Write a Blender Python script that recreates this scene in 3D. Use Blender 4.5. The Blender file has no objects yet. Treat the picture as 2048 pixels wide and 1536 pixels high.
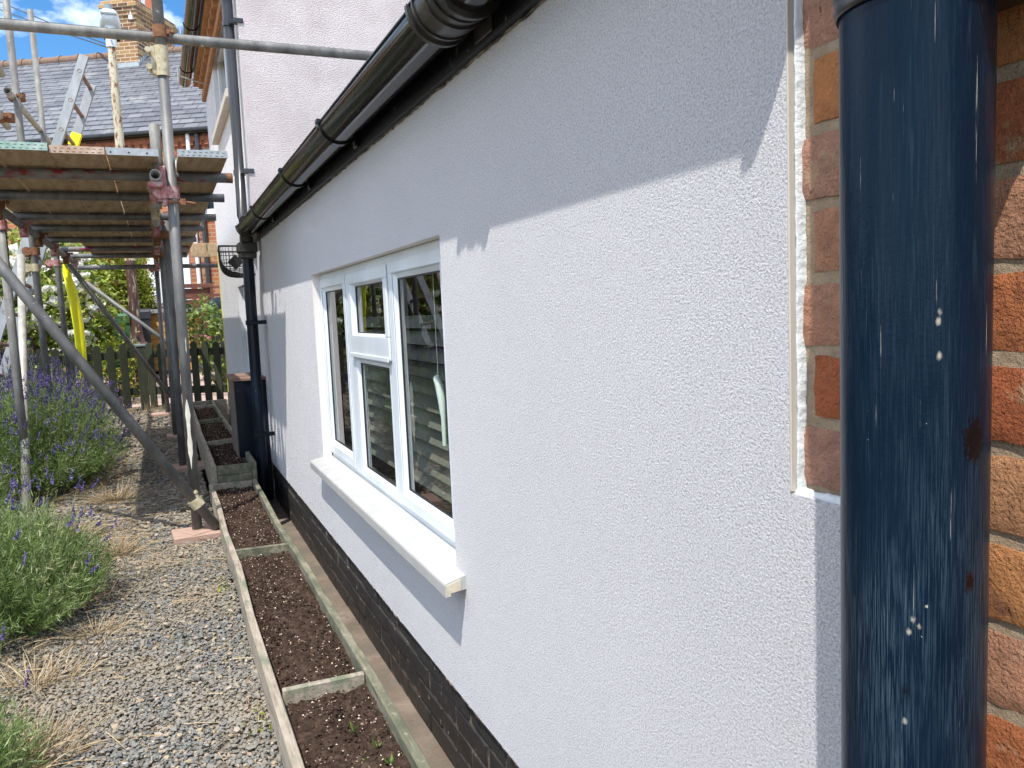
import bpy, math, random
import numpy as np
from mathutils import Matrix, Vector
rad = math.radians
rng = np.random.default_rng(7)
random.seed(7)
sc = bpy.context.scene
COL = sc.collection

# ------------------------------------------------------------------ camera
cam = bpy.data.cameras.new('camera')
cam.lens, cam.sensor_width, cam.clip_end, cam.clip_start = 36 * 1570 / 2048, 36, 500, 0.05
co = bpy.data.objects.new('camera', cam)
COL.objects.link(co)
yaw, pitch, roll = rad(23.87), rad(-5.53), rad(2.512)
f_ = np.array([math.sin(yaw) * math.cos(pitch), math.cos(yaw) * math.cos(pitch), math.sin(pitch)])
r_ = np.array([math.cos(yaw), -math.sin(yaw), 0.0])
d_ = np.cross(f_, r_)
r2 = math.cos(roll) * r_ + math.sin(roll) * d_
d2 = -math.sin(roll) * r_ + math.cos(roll) * d_
m4 = Matrix.Identity(4)
for i in range(3):
    m4[i][0], m4[i][1], m4[i][2] = r2[i], -d2[i], -f_[i]
m4[0][3], m4[1][3], m4[2][3] = -0.6, 0.0, 1.05
co.matrix_world = m4
sc.camera = co

# ------------------------------------------------------------------ sky, sun, exposure
SUN_DIR = Vector((-1.0, -1.25, 2.95)).normalized()          # towards the sun
elev = math.asin(SUN_DIR.z)
azim = math.atan2(SUN_DIR.x, SUN_DIR.y)
w = bpy.data.worlds.new('World')
sc.world = w
w.use_nodes = True
nt = w.node_tree
nt.nodes.clear()
out = nt.nodes.new('ShaderNodeOutputWorld')
bg = nt.nodes.new('ShaderNodeBackground')
sky = nt.nodes.new('ShaderNodeTexSky')
sky.sky_type = 'NISHITA'
sky.sun_disc = False
sky.sun_elevation = elev
sky.sun_rotation = azim
sky.air_density, sky.dust_density, sky.ozone_density = 1.0, 0.2, 3.0
tc = nt.nodes.new('ShaderNodeTexCoord')
mp = nt.nodes.new('ShaderNodeMapping')
mp.inputs['Scale'].default_value = (1.0, 1.0, 2.2)
mp.inputs['Location'].default_value = (7.1, 9.2, 3.9)
ns = nt.nodes.new('ShaderNodeTexNoise')
ns.inputs['Scale'].default_value = 3.2
ns.inputs['Detail'].default_value = 8
ns.inputs['Roughness'].default_value = 0.62
cr = nt.nodes.new('ShaderNodeValToRGB')
cr.color_ramp.elements[0].position, cr.color_ramp.elements[0].color = 0.43, (0, 0, 0, 1)
cr.color_ramp.elements[1].position, cr.color_ramp.elements[1].color = 0.70, (0.85, 0.85, 0.85, 1)
mx = nt.nodes.new('ShaderNodeMix')
mx.data_type = 'RGBA'
mx.inputs[7].default_value = (14.0, 13.8, 13.6, 1)
hs = nt.nodes.new('ShaderNodeHueSaturation')
hs.inputs['Saturation'].default_value = 1.3
hs.inputs['Value'].default_value = 0.62
L = nt.links.new
L(tc.outputs['Generated'], mp.inputs[0]); L(mp.outputs[0], ns.inputs['Vector'])
L(ns.outputs[0], cr.inputs[0]); L(cr.outputs[0], mx.inputs[0]); L(sky.outputs[0], hs.inputs['Color']); L(hs.outputs[0], mx.inputs[6])
L(mx.outputs[2], bg.inputs[0]); L(bg.outputs[0], out.inputs[0])
bg.inputs[1].default_value = 0.15

sun = bpy.data.lights.new('sun', 'SUN')
sun.energy, sun.angle, sun.color = 2.85, rad(0.53), (1.0, 0.945, 0.865)
so = bpy.data.objects.new('sun', sun)
so.rotation_euler = SUN_DIR.to_track_quat('Z', 'Y').to_euler()
COL.objects.link(so)

sc.view_settings.view_transform = 'Standard'
sc.view_settings.look = 'None'
sc.view_settings.exposure = 1.15
sc.view_settings.gamma = 1
sc.render.engine = 'CYCLES'
sc.cycles.use_denoising = True
sc.cycles.denoising_prefilter = 'NONE'
sc.cycles.sample_clamp_indirect = 4.0
sc.cycles.max_bounces = 8
sc.cycles.transparent_max_bounces = 12


# ------------------------------------------------------------------ materials
def mat(name, c, n=(8, 4, (1, 1, 1)), tint=None, spots=(), rough=0.6, metal=0.0, bump=(), spec=0.5,
        brick=None, points=(), trans=0.0, rotz=0):
    """c: list of (pos, rgb) over noise n; tint: list of (pos, rgb) over the face attribute (multiplied);
    spots: (scale, stretch, threshold, softness, rgb); bump: (scale, distance, detail, stretch)."""
    m = bpy.data.materials.new(name)
    m.use_nodes = True
    t = m.node_tree
    N, K = t.nodes.new, t.links.new
    bs = t.nodes['Principled BSDF']
    bs.inputs['Roughness'].default_value = rough
    bs.inputs['Metallic'].default_value = metal
    bs.inputs['Specular IOR Level'].default_value = spec
    tcn = N('ShaderNodeTexCoord')

    def vec(st):
        q = N('ShaderNodeMapping')
        q.inputs['Scale'].default_value = st
        q.inputs['Rotation'].default_value = (0, 0, rotz)
        K(tcn.outputs['Object'], q.inputs[0])
        return q.outputs[0]

    def noise(scale, detail, st, rg=0.6):
        q = N('ShaderNodeTexNoise')
        q.inputs['Scale'].default_value = scale
        q.inputs['Detail'].default_value = detail
        q.inputs['Roughness'].default_value = rg
        K(vec(st), q.inputs['Vector'])
        return q.outputs[0]

    def ramp(sock, stops):
        q = N('ShaderNodeValToRGB')
        e = q.color_ramp.elements
        while len(e) < len(stops):
            e.new(0.5)
        for el, (p, col) in zip(e, stops):
            el.position = p
            el.color = (*col, 1) if not isinstance(col, (int, float)) else (col, col, col, 1)
        K(sock, q.inputs[0])
        return q.outputs[0]

    def mix(fac, a, b, mode='MIX'):
        q = N('ShaderNodeMix')
        q.data_type = 'RGBA'
        q.blend_type = mode
        for i, s in ((0, fac), (6, a), (7, b)):
            if hasattr(s, 'links'):
                K(s, q.inputs[i])
            elif isinstance(s, (int, float)):
                q.inputs[i].default_value = s
            else:
                q.inputs[i].default_value = (*s, 1)
        return q.outputs[2]
    if isinstance(c, tuple):
        c = [(0.25, tuple(x * 0.82 for x in c)), (0.75, tuple(min(1, x * 1.15) for x in c))]
    colr = ramp(noise(*n), c)
    height = None
    if brick:
        ax, bw, bh, mo, mortar, stops = brick
        sp = N('ShaderNodeSeparateXYZ')
        K(tcn.outputs['Object'], sp.inputs[0])
        cb = N('ShaderNodeCombineXYZ')
        ad = N('ShaderNodeMath'); ad.operation = 'ADD'
        if ax == 'xyz':
            K(sp.outputs[0], ad.inputs[0]); K(sp.outputs[1], ad.inputs[1]); K(ad.outputs[0], cb.inputs[0]); K(sp.outputs[2], cb.inputs[1])
        elif ax == 'yz':
            K(sp.outputs[1], cb.inputs[0]); K(sp.outputs[2], cb.inputs[1])
        else:
            K(sp.outputs[0], cb.inputs[0]); K(sp.outputs[1], cb.inputs[1])
        bt = N('ShaderNodeTexBrick')
        bt.inputs['Scale'].default_value = 1
        bt.inputs['Brick Width'].default_value = bw
        bt.inputs['Row Height'].default_value = bh
        bt.inputs['Mortar Size'].default_value = mo
        bt.inputs['Mortar Smooth'].default_value = 0.15
        bt.inputs['Color1'].default_value = (0, 0, 0, 1)
        bt.inputs['Color2'].default_value = (1, 1, 1, 1)
        bt.inputs['Mortar'].default_value = (0.5, 0.5, 0.5, 1)
        K(cb.outputs[0], bt.inputs['Vector'])
        bcol = ramp(bt.outputs['Color'], stops)
        colr = mix(1.0, bcol, colr, 'MULTIPLY')
        colr = mix(bt.outputs['Fac'], colr, mortar)
        iv = N('ShaderNodeMath'); iv.operation = 'SUBTRACT'; iv.inputs[0].default_value = 1
        K(bt.outputs['Fac'], iv.inputs[1])
        height = iv.outputs[0]
    if tint:
        at = N('ShaderNodeAttribute')
        at.attribute_name = 'tint'
        colr = mix(1.0, ramp(at.outputs['Fac'], tint), colr, 'MULTIPLY')
    for sp_ in spots:
        s, st, th, so_, col = sp_[:5]
        fz = ramp(noise(s, 5, st), [(max(0, th - so_), 0.0), (min(1, th + so_), 1.0)] if so_ > 0 else [(max(0, th + so_), 1.0), (min(1, th - so_), 0.0)])
        if len(sp_) > 5:        # only where a second, larger noise is high
            s2, st2, th2, so2 = sp_[5][:4]
            fz = mix(1.0, fz, ramp(noise(s2, 4, st2), [(th2 - so2, 0.0), (th2 + so2, 1.0)]), 'MULTIPLY')
            if len(sp_[5]) > 4:     # worn mostly towards one end
                sz = N('ShaderNodeSeparateXYZ'); K(tcn.outputs['Object'], sz.inputs[0])
                mr = N('ShaderNodeMapRange'); mr.inputs[1].default_value, mr.inputs[2].default_value = sp_[5][4], sp_[5][5]
                mr.inputs[3].default_value, mr.inputs[4].default_value = 1.0, 0.12
                K(sz.outputs[2], mr.inputs[0])
                fz = mix(1.0, fz, mr.outputs[0], 'MULTIPLY')
        colr = mix(fz, colr, col)
    for (p, r0, wob, col) in points:
        vd = N('ShaderNodeVectorMath'); vd.operation = 'DISTANCE'
        mpv = N('ShaderNodeMapping')
        mpv.inputs['Scale'].default_value = (1, 1, 0.62)
        K(tcn.outputs['Object'], mpv.inputs[0])
        K(mpv.outputs[0], vd.inputs[0])
        vd.inputs[1].default_value = (p[0], p[1], p[2] * 0.62)
        nn = N('ShaderNodeMath'); nn.operation = 'MULTIPLY_ADD'
        K(noise(420, 6, (1, 1, 0.45)), nn.inputs[0]); nn.inputs[1].default_value = wob; K(vd.outputs['Value'], nn.inputs[2])
        fz = ramp(nn.outputs[0], [(r0 + wob * 0.5, 1.0), (r0 + wob * 0.5 + 0.0008, 0.0)])
        colr = mix(fz, colr, col)
    K(colr, bs.inputs['Base Color'])
    prev = None
    if brick:
        b = N('ShaderNodeBump')
        b.inputs['Distance'].default_value = 0.006
        b.inputs['Strength'].default_value = 0.8
        K(height, b.inputs['Height'])
        prev = b
    for bb in bump:
        s, dist, det, st = bb[:4]
        b = N('ShaderNodeBump')
        b.inputs['Distance'].default_value = dist
        b.inputs['Strength'].default_value = 1
        K(noise(s, det, st, bb[4] if len(bb) > 4 else 0.55), b.inputs['Height'])
        if prev:
            K(prev.outputs[0], b.inputs['Normal'])
        prev = b
    if prev:
        K(prev.outputs[0], bs.inputs['Normal'])
    if trans:
        ts = N('ShaderNodeBsdfTranslucent')
        K(colr, ts.inputs[0])
        ms = N('ShaderNodeMixShader')
        ms.inputs[0].default_value = trans
        K(bs.outputs[0], ms.inputs[1]); K(ts.outputs[0], ms.inputs[2])
        K(ms.outputs[0], t.nodes['Material Output'].inputs[0])
    return m


def glass_mat(name, ior=1.75, col=(0.80, 0.88, 0.84)):
    m = bpy.data.materials.new(name)
    m.use_nodes = True
    t = m.node_tree
    t.nodes.clear()
    o = t.nodes.new('ShaderNodeOutputMaterial')
    a = t.nodes.new('ShaderNodeBsdfTransparent'); a.inputs[0].default_value = (*col, 1)
    g = t.nodes.new('ShaderNodeBsdfGlossy'); g.inputs['Roughness'].default_value = 0.0
    # thin pane: Schlick reflectance, the same from either side
    lw = t.nodes.new('ShaderNodeLayerWeight'); lw.inputs[0].default_value = 0.5
    p5 = t.nodes.new('ShaderNodeMath'); p5.operation = 'POWER'; p5.inputs[1].default_value = 5.0
    ma = t.nodes.new('ShaderNodeMath'); ma.operation = 'MULTIPLY_ADD'
    r0 = ((ior - 1) / (ior + 1)) ** 2
    ma.inputs[1].default_value = 1 - r0; ma.inputs[2].default_value = r0
    t.links.new(lw.outputs['Facing'], p5.inputs[0]); t.links.new(p5.outputs[0], ma.inputs[0])
    x = t.nodes.new('ShaderNodeMixShader')
    t.links.new(ma.outputs[0], x.inputs[0]); t.links.new(a.outputs[0], x.inputs[1]); t.links.new(g.outputs[0], x.inputs[2])
    t.links.new(x.outputs[0], o.inputs[0])
    return m


I3 = (1, 1, 1)
M = {}
M['render'] = mat('textured_render', [(0.3, (0.715, 0.715, 0.742)), (0.7, (0.785, 0.785, 0.810))], (1.6, 5, I3), rough=0.85, spec=0.2,
                  spots=[(300, I3, 0.61, 0.10, (0.48, 0.475, 0.495)), (300, I3, 0.42, -0.10, (0.88, 0.88, 0.89)), (110, I3, 0.68, 0.10, (0.64, 0.63, 0.65))],  # stipple: dirt in the pits, plus grain shade and highlights painted into the colour
                  bump=[(300, 0.0095, 4.0, I3, 0.66), (9, 0.007, 3, I3)])
M['render_pink'] = mat('pinkish_render', [(0.3, (0.46, 0.415, 0.42)), (0.5, (0.55, 0.51, 0.515)), (0.7, (0.63, 0.59, 0.595))], (3.5, 8, I3), rough=0.9, spec=0.2,
                       spots=[(70, I3, 0.60, 0.10, (0.47, 0.415, 0.415)), (150, I3, 0.60, 0.10, (0.50, 0.45, 0.45))],  # finer spots paint dirty, shaded grain pits into the colour; coarser ones mottle
                       bump=[(120, 0.010, 3, I3, 0.6)])
M['reveal'] = mat('smooth_reveal', [(0.3, (0.66, 0.63, 0.60)), (0.7, (0.74, 0.71, 0.69))], (6, 4, I3), rough=0.8, bump=[(160, 0.002, 3, I3)])
M['black_brick'] = mat('black_painted_brick', [(0.3, (0.017, 0.016, 0.0155)), (0.7, (0.034, 0.031, 0.029))], (14, 5, I3),
                       spots=[(9, I3, 0.66, 0.08, (0.060, 0.048, 0.040)), (60, (1, 1, 0.5), 0.68, 0.03, (0.30, 0.26, 0.22)), (25, (1, 0.5, 0.3), 0.70, 0.04, (0.20, 0.18, 0.16))], rough=0.55,
                       bump=[(120, 0.002, 4, I3)])
M['black_mortar'] = mat('dirty_black_mortar', (0.036, 0.031, 0.028), (30, 4, I3), spots=[(18, I3, 0.52, 0.08, (0.17, 0.13, 0.10))], rough=0.8,
                        bump=[(160, 0.003, 4, I3)])
M['upvc'] = mat('white_window_plastic', (0.64, 0.69, 0.73), (3, 3, I3), spots=[(35, I3, 0.76, 0.02, (0.5, 0.52, 0.52))], rough=0.28)
M['sill'] = mat('cream_white_sill', [(0.3, (0.36, 0.365, 0.355)), (0.7, (0.44, 0.445, 0.435))], (14, 5, I3), rough=0.35,
                spots=[(30, I3, 0.72, 0.03, (0.55, 0.53, 0.48))])
M['sill_end'] = mat('cut_sill_end', (0.50, 0.46, 0.36), (60, 3, I3), rough=0.7)
M['seal'] = mat('dark_rubber_seal', (0.02, 0.02, 0.022), rough=0.6)
M['glass'] = glass_mat('double_glazing', 1.75, (0.90, 0.95, 0.92))
M['glass_far'] = glass_mat('far_window_glass', 1.6, (0.5, 0.55, 0.55))
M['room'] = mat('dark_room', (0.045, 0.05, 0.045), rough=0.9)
M['blind'] = mat('dark_slat', [(0.3, (0.13, 0.14, 0.115)), (0.7, (0.20, 0.195, 0.165))], (9, 5, (1, 0.2, 1)), rough=0.5)
M['black_pvc'] = mat('black_gutter_plastic', [(0.3, (0.007, 0.007, 0.0075)), (0.7, (0.014, 0.0135, 0.012))], (5, 4, (1, 0.2, 1)), rough=0.13,
                     spots=[(40, I3, 0.72, 0.03, (0.08, 0.075, 0.06)), (10, (1, 0.5, 1), 0.64, 0.10, (0.022, 0.020, 0.017))])
M['black_union'] = mat('dusty_black_plastic', [(0.3, (0.012, 0.012, 0.013)), (0.7, (0.05, 0.046, 0.04))], (26, 5, (1, 1, 1)), rough=0.32)
M['fascia'] = mat('black_gloss_fascia', (0.004, 0.005, 0.007), (6, 3, I3), rough=0.42, spec=0.2, spots=[(55, (1, 1, 0.4), 0.70, 0.02, (0.22, 0.22, 0.2)), (18, (1, 1, 1), 0.70, 0.03, (0.10, 0.10, 0.09))])
M['navy'] = mat('navy_gloss_paint', [(0.3, (0.0012, 0.0042, 0.0115)), (0.7, (0.003, 0.0078, 0.018))], (5, 4, (1, 1, 0.4)), rough=0.3, spec=0.25,
                spots=[(60, (1, 1, 0.35), 0.71, 0.02, (0.16, 0.19, 0.2)), (90, I3, 0.73, 0.02, (0.30, 0.31, 0.30))])
M['navy_pipe'] = mat('scuffed_navy_paint', [(0.3, (0.0007, 0.0052, 0.0125)), (0.5, (0.0014, 0.0090, 0.0215)), (0.7, (0.003, 0.0115, 0.025))], (9, 5, (1, 1, 0.6)), rough=0.28, spec=0.11,
                     spots=[(9, (26, 26, 1.1), 0.62, 0.045, (0.008, 0.020, 0.037)),
                            (14, (75, 75, 1.6), 0.53, 0.05, (0.024, 0.044, 0.066), (4.2, (4, 4, 1), 0.50, 0.09, 0.85, 1.08)),
                            (11, (110, 110, 1.6), 0.63, 0.03, (0.055, 0.080, 0.10), (6, (3, 3, 0.7), 0.52, 0.06, 0.85, 1.15)),
                            (9, (60, 60, 0.8), 0.70, 0.01, (0.34, 0.33, 0.26)),
                            (190, (1, 1, 0.5), 0.745, 0.008, (0.46, 0.45, 0.38), (6, I3, 0.52, 0.05))],
                     points=[((-0.0014, -0.0525, 0.941), 0.0085, 0.024, (0.006, 0.004, 0.005)),
                             ((-0.0043, -0.0523, 0.836), 0.0045, 0.011, (0.012, 0.0045, 0.0045)),
                             ((-0.0285, -0.0441, 1.0345), 0.0003, 0.0038, (0.62, 0.58, 0.46)),
                             ((-0.0290, -0.0438, 1.0275), 0.0003, 0.0034, (0.62, 0.58, 0.46)),
                             ((-0.0285, -0.0441, 1.003), 0.0000, 0.0030, (0.62, 0.58, 0.46)),
                             ((-0.0404, -0.0336, 0.808), 0.0002, 0.0042, (0.62, 0.59, 0.48)),
                             ((-0.0376, -0.0367, 0.803), 0.0000, 0.0042, (0.62, 0.59, 0.48)),
                             ((-0.0420, -0.0315, 0.798), 0.0000, 0.0036, (0.62, 0.59, 0.48)),
                             ((-0.0436, -0.0299, 0.752), 0.0006, 0.0060, (0.003, 0.003, 0.004)),
                             ((-0.0436, -0.0299, 0.728), 0.0003, 0.0036, (0.58, 0.56, 0.47))],
                     bump=[(60, 0.0007, 4, (1, 1, 0.10)), (30, 0.0006, 4, (3, 3, 0.3)), (300, 0.0002, 2, I3)])
M['brick_face'] = mat('rough_red_brick', [(0.3, (0.78, 0.76, 0.74)), (0.5, (1, 1, 1)), (0.72, (1.25, 1.18, 1.1))], (45, 6, I3),
                      tint=[(0.0, (0.36, 0.11, 0.048)), (0.35, (0.44, 0.17, 0.068)), (0.6, (0.50, 0.25, 0.10)), (0.85, (0.42, 0.215, 0.135)), (1.0, (0.38, 0.21, 0.15))],
                      spots=[(90, I3, 0.70, 0.03, (0.14, 0.06, 0.035)), (22, I3, 0.66, 0.06, (0.46, 0.33, 0.20)), (16, I3, 0.68, 0.05, (0.20, 0.085, 0.05))],
                      rough=0.9, spec=0.2, bump=[(330, 0.0045, 4, I3, 0.65), (110, 0.0050, 4, I3)])
M['mortar'] = mat('sandy_mortar', [(0.3, (0.31, 0.23, 0.155)), (0.7, (0.44, 0.34, 0.235))], (50, 6, I3), rough=0.95, spec=0.15,
                  bump=[(380, 0.0035, 5, I3, 0.65), (70, 0.003, 4, I3)])
M['bead'] = mat('beige_stop_bead', [(0.3, (0.42, 0.38, 0.33)), (0.7, (0.56, 0.52, 0.47))], (30, 4, (1, 1, 0.1)), rough=0.6)
M['caulk'] = mat('white_sealant', (0.62, 0.655, 0.665), (40, 4, I3), spots=[(70, (1, 1, 0.3), 0.70, 0.04, (0.42, 0.37, 0.31)), (14, I3, 0.62, 0.08, (0.62, 0.63, 0.62))], rough=0.6, bump=[(150, 0.002, 4, I3)])
M['concrete'] = mat('dirty_brown_concrete', [(0.25, (0.085, 0.062, 0.045)), (0.5, (0.165, 0.13, 0.10)), (0.75, (0.25, 0.205, 0.165))], (6, 7, I3),
                    spots=[(5, (1, 1, 1), 0.56, 0.08, (0.13, 0.11, 0.09)), (28, I3, 0.66, 0.06, (0.11, 0.085, 0.065)), (80, I3, 0.73, 0.02, (0.46, 0.42, 0.36))], rough=0.9, bump=[(140, 0.003, 5, I3), (20, 0.006, 4, I3)])
M['timber'] = mat('weathered_timber', [(0.3, (0.20, 0.165, 0.125)), (0.5, (0.30, 0.255, 0.20)), (0.7, (0.37, 0.325, 0.265))], (14, 6, (6, 0.7, 6)),
                  spots=[(16, (1, 0.5, 1), 0.60, 0.10, (0.13, 0.16, 0.10)), (90, (1, 0.06, 1), 0.62, 0.06, (0.12, 0.10, 0.08)), (22, (0.4, 3, 0.4), 0.68, 0.03, (0.42, 0.40, 0.36)), (30, I3, 0.75, 0.012, (0.62, 0.63, 0.60))],
                  rough=0.85, bump=[(60, 0.0015, 4, (3, 0.15, 3))])
M['green_timber'] = mat('algae_green_timber', [(0.3, (0.060, 0.068, 0.042)), (0.5, (0.125, 0.125, 0.082)), (0.7, (0.25, 0.225, 0.165))], (10, 6, (2, 0.6, 2)),
                        spots=[(90, (1, 0.07, 1), 0.62, 0.06, (0.07, 0.07, 0.05)), (40, I3, 0.64, 0.06, (0.24, 0.23, 0.18)), (35, I3, 0.745, 0.012, (0.62, 0.65, 0.62))],
                        rough=0.85, bump=[(60, 0.0015, 4, (3, 0.15, 3))])
M['soil'] = mat('dry_potting_soil', [(0.25, (0.016, 0.010, 0.0072)), (0.5, (0.042, 0.028, 0.021)), (0.75, (0.092, 0.064, 0.048))], (60, 8, I3),
                tint=[(0, (1, 1, 1)), (0.8, (1.3, 1.25, 1.2)), (0.82, (4.2, 4.2, 4.0)), (0.93, (10, 11.5, 11.5)), (1, (20, 25, 28))],
                rough=0.95, spec=0.1, bump=[(240, 0.005, 6, I3)])
M['gravel'] = mat('mixed_gravel', [(0.3, (0.85, 0.85, 0.85)), (0.7, (1.12, 1.12, 1.12))], (120, 4, I3), spots=[(2.6, I3, 0.55, 0.14, (0.26, 0.22, 0.165))],
                  tint=[(0, (0.112, 0.118, 0.116)), (0.40, (0.165, 0.170, 0.165)), (0.70, (0.215, 0.212, 0.195)), (0.78, (0.27, 0.232, 0.175)), (0.90, (0.37, 0.295, 0.19)), (0.95, (0.32, 0.23, 0.175)), (1, (0.46, 0.45, 0.43))],
                  rough=0.8, spec=0.25)
M['ground'] = mat('dusty_gravel_bed', [(0.3, (0.09, 0.075, 0.056)), (0.5, (0.18, 0.155, 0.115)), (0.7, (0.28, 0.235, 0.175))], (55, 8, I3),
                  spots=[(2.2, I3, 0.58, 0.10, (0.19, 0.15, 0.10))], rough=0.95, spec=0.1, bump=[(90, 0.012, 6, I3)])
M['paving'] = mat('pink_paving', [(0.3, (0.34, 0.24, 0.21)), (0.7, (0.44, 0.33, 0.29))], (5, 5, I3), rough=0.9, bump=[(90, 0.002, 4, I3)])
M['straw'] = mat('dry_straw', (0.9, 0.9, 0.9), (20, 2, I3), tint=[(0, (0.26, 0.17, 0.085)), (0.5, (0.40, 0.29, 0.15)), (1, (0.55, 0.45, 0.28))], rough=0.7)
M['galv'] = mat('weathered_galvanised_steel', [(0.3, (0.105, 0.105, 0.10)), (0.5, (0.17, 0.17, 0.16)), (0.7, (0.26, 0.255, 0.24))], (9, 6, (2, 2, 1)),
                spots=[(26, I3, 0.71, 0.03, (0.55, 0.54, 0.50)), (12, (3, 3, 1), 0.70, 0.05, (0.20, 0.11, 0.07)), (70, I3, 0.72, 0.02, (0.08, 0.08, 0.08))],
                rough=0.68, metal=0.12, bump=[(60, 0.0012, 4, I3)])
M['galv_dark'] = mat('dull_dark_steel_tube', [(0.3, (0.085, 0.088, 0.088)), (0.5, (0.14, 0.142, 0.14)), (0.7, (0.21, 0.205, 0.195))], (8, 6, (2, 2, 0.7)),
                     spots=[(20, I3, 0.72, 0.03, (0.52, 0.52, 0.50)), (14, (3, 3, 1), 0.70, 0.05, (0.17, 0.11, 0.08))],
                     rough=0.55, metal=0.3, bump=[(60, 0.001, 4, I3)])
M['galv_pale'] = mat('pale_grey_steel_tube', [(0.3, (0.26, 0.25, 0.22)), (0.5, (0.38, 0.37, 0.34)), (0.7, (0.47, 0.46, 0.43))], (9, 6, (2, 2, 1)),
                     spots=[(20, I3, 0.70, 0.04, (0.25, 0.17, 0.11))], rough=0.6, metal=0.2)
M['splash'] = mat('plaster_splash', (0.55, 0.53, 0.45), (40, 4, I3), rough=0.9)
M['red_tube'] = mat('red_spotted_steel', [(0.3, (0.12, 0.12, 0.115)), (0.7, (0.22, 0.21, 0.20))], (8, 6, (1, 2, 2)),
                    spots=[(7, (1, 2, 2), 0.56, 0.04, (0.20, 0.022, 0.028))], rough=0.6, metal=0.2)
M['red_clamp'] = mat('chipped_red_coupler', [(0.3, (0.45, 0.40, 0.38)), (0.5, (0.42, 0.20, 0.19)), (0.7, (0.30, 0.03, 0.04))], (40, 5, I3), rough=0.6, metal=0.1)
M['rust'] = mat('rusty_coupler', [(0.3, (0.11, 0.045, 0.022)), (0.7, (0.26, 0.12, 0.055))], (60, 5, I3), rough=0.85, bump=[(200, 0.002, 4, I3)])
M['brass_clamp'] = mat('plastered_coupler', [(0.3, (0.33, 0.27, 0.15)), (0.7, (0.52, 0.48, 0.36))], (50, 5, I3),
                       spots=[(40, I3, 0.66, 0.04, (0.14, 0.09, 0.05))], rough=0.8)
M['board'] = mat('scaffold_board_timber', [(0.3, (0.27, 0.185, 0.10)), (0.5, (0.39, 0.28, 0.165)), (0.7, (0.48, 0.36, 0.225))], (9, 6, (3, 0.35, 3)),
                 spots=[(6, (3, 0.8, 1), 0.63, 0.06, (0.12, 0.08, 0.045)), (60, (1, 0.06, 1), 0.68, 0.03, (0.13, 0.09, 0.05))], rough=0.85,
                 bump=[(60, 0.001, 4, (3, 0.12, 3))])
M['band'] = mat('steel_end_band', [(0.3, (0.26, 0.28, 0.285)), (0.7, (0.42, 0.44, 0.44))], (40, 4, I3), rough=0.45, metal=0.4)
M['band_green'] = mat('worn_green_end_band', [(0.3, (0.14, 0.30, 0.24)), (0.7, (0.42, 0.48, 0.43))], (25, 5, I3), rough=0.6, metal=0.1)
M['band_rust'] = mat('rusty_end_band', [(0.3, (0.30, 0.17, 0.10)), (0.7, (0.52, 0.42, 0.33))], (25, 5, I3), rough=0.75)
M['dark'] = mat('dark_hole', (0.01, 0.01, 0.01), rough=0.9)
M['sole'] = mat('reddish_sole_board', [(0.3, (0.30, 0.19, 0.145)), (0.7, (0.44, 0.31, 0.25))], (12, 6, (1, 5, 3)), rough=0.85, bump=[(70, 0.0015, 4, (0.2, 3, 3))],
                spots=[(20, I3, 0.68, 0.05, (0.20, 0.11, 0.07))])
M['alu'] = mat('dull_aluminium', [(0.3, (0.24, 0.26, 0.27)), (0.7, (0.36, 0.38, 0.39))], (14, 5, (1, 1, 0.4)), rough=0.5, metal=0.35)
M['rung'] = mat('brown_worn_rung', (0.24, 0.14, 0.10), (30, 4, I3), rough=0.6, metal=0.2)
M['yellow'] = mat('yellow_plastic', (0.88, 0.82, 0.005), (4, 3, I3), rough=0.45, spots=[(50, I3, 0.76, 0.02, (0.3, 0.27, 0.05))])
M['fence'] = mat('mossy_dark_green_timber', [(0.3, (0.014, 0.018, 0.008)), (0.6, (0.026, 0.031, 0.013)), (0.8, (0.055, 0.055, 0.026))], (9, 5, (3, 3, 0.8)), rough=0.85)
M['lav_leaf'] = mat('lavender_leaf', (0.95, 0.95, 0.95), (25, 2, I3), tint=[(0, (0.055, 0.10, 0.030)), (0.5, (0.18, 0.275, 0.068)), (0.85, (0.35, 0.43, 0.20)), (1, (0.48, 0.46, 0.28))], rough=0.5, trans=0.35)
M['lav_flower'] = mat('lavender_flower', (0.95, 0.95, 0.95), (25, 2, I3), tint=[(0, (0.055, 0.036, 0.15)), (0.6, (0.12, 0.085, 0.275)), (1, (0.24, 0.19, 0.44))], rough=0.7, trans=0.2)
M['leaf_green'] = mat('rose_leaf', (0.95, 0.95, 0.95), (9, 2, I3), tint=[(0, (0.035, 0.07, 0.014)), (0.5, (0.20, 0.30, 0.034)), (0.85, (0.42, 0.48, 0.08)), (1, (0.26, 0.15, 0.05))], rough=0.55, trans=0.3)
M['leaf_yellow'] = mat('yellow_green_leaf', (0.95, 0.95, 0.95), (9, 2, I3), tint=[(0, (0.05, 0.08, 0.006)), (0.5, (0.18, 0.24, 0.010)), (1, (0.36, 0.39, 0.025))], rough=0.6, trans=0.3)
M['leaf_bright'] = mat('bright_green_leaf', (0.95, 0.95, 0.95), (9, 2, I3), tint=[(0, (0.06, 0.11, 0.02)), (0.5, (0.17, 0.26, 0.045)), (1, (0.30, 0.38, 0.09))], rough=0.55, trans=0.35)
M['leaf_red'] = mat('russet_leaf', (0.95, 0.95, 0.95), (9, 2, I3), tint=[(0, (0.10, 0.035, 0.025)), (0.5, (0.20, 0.08, 0.05)), (1, (0.30, 0.17, 0.08))], rough=0.7)
M['petal_white'] = mat('white_petal', (0.90, 0.87, 0.80), (30, 2, I3), rough=0.6, trans=0.25)
M['petal_pink'] = mat('pink_petal', (0.70, 0.26, 0.34), (30, 2, I3), rough=0.6, trans=0.2)
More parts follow.
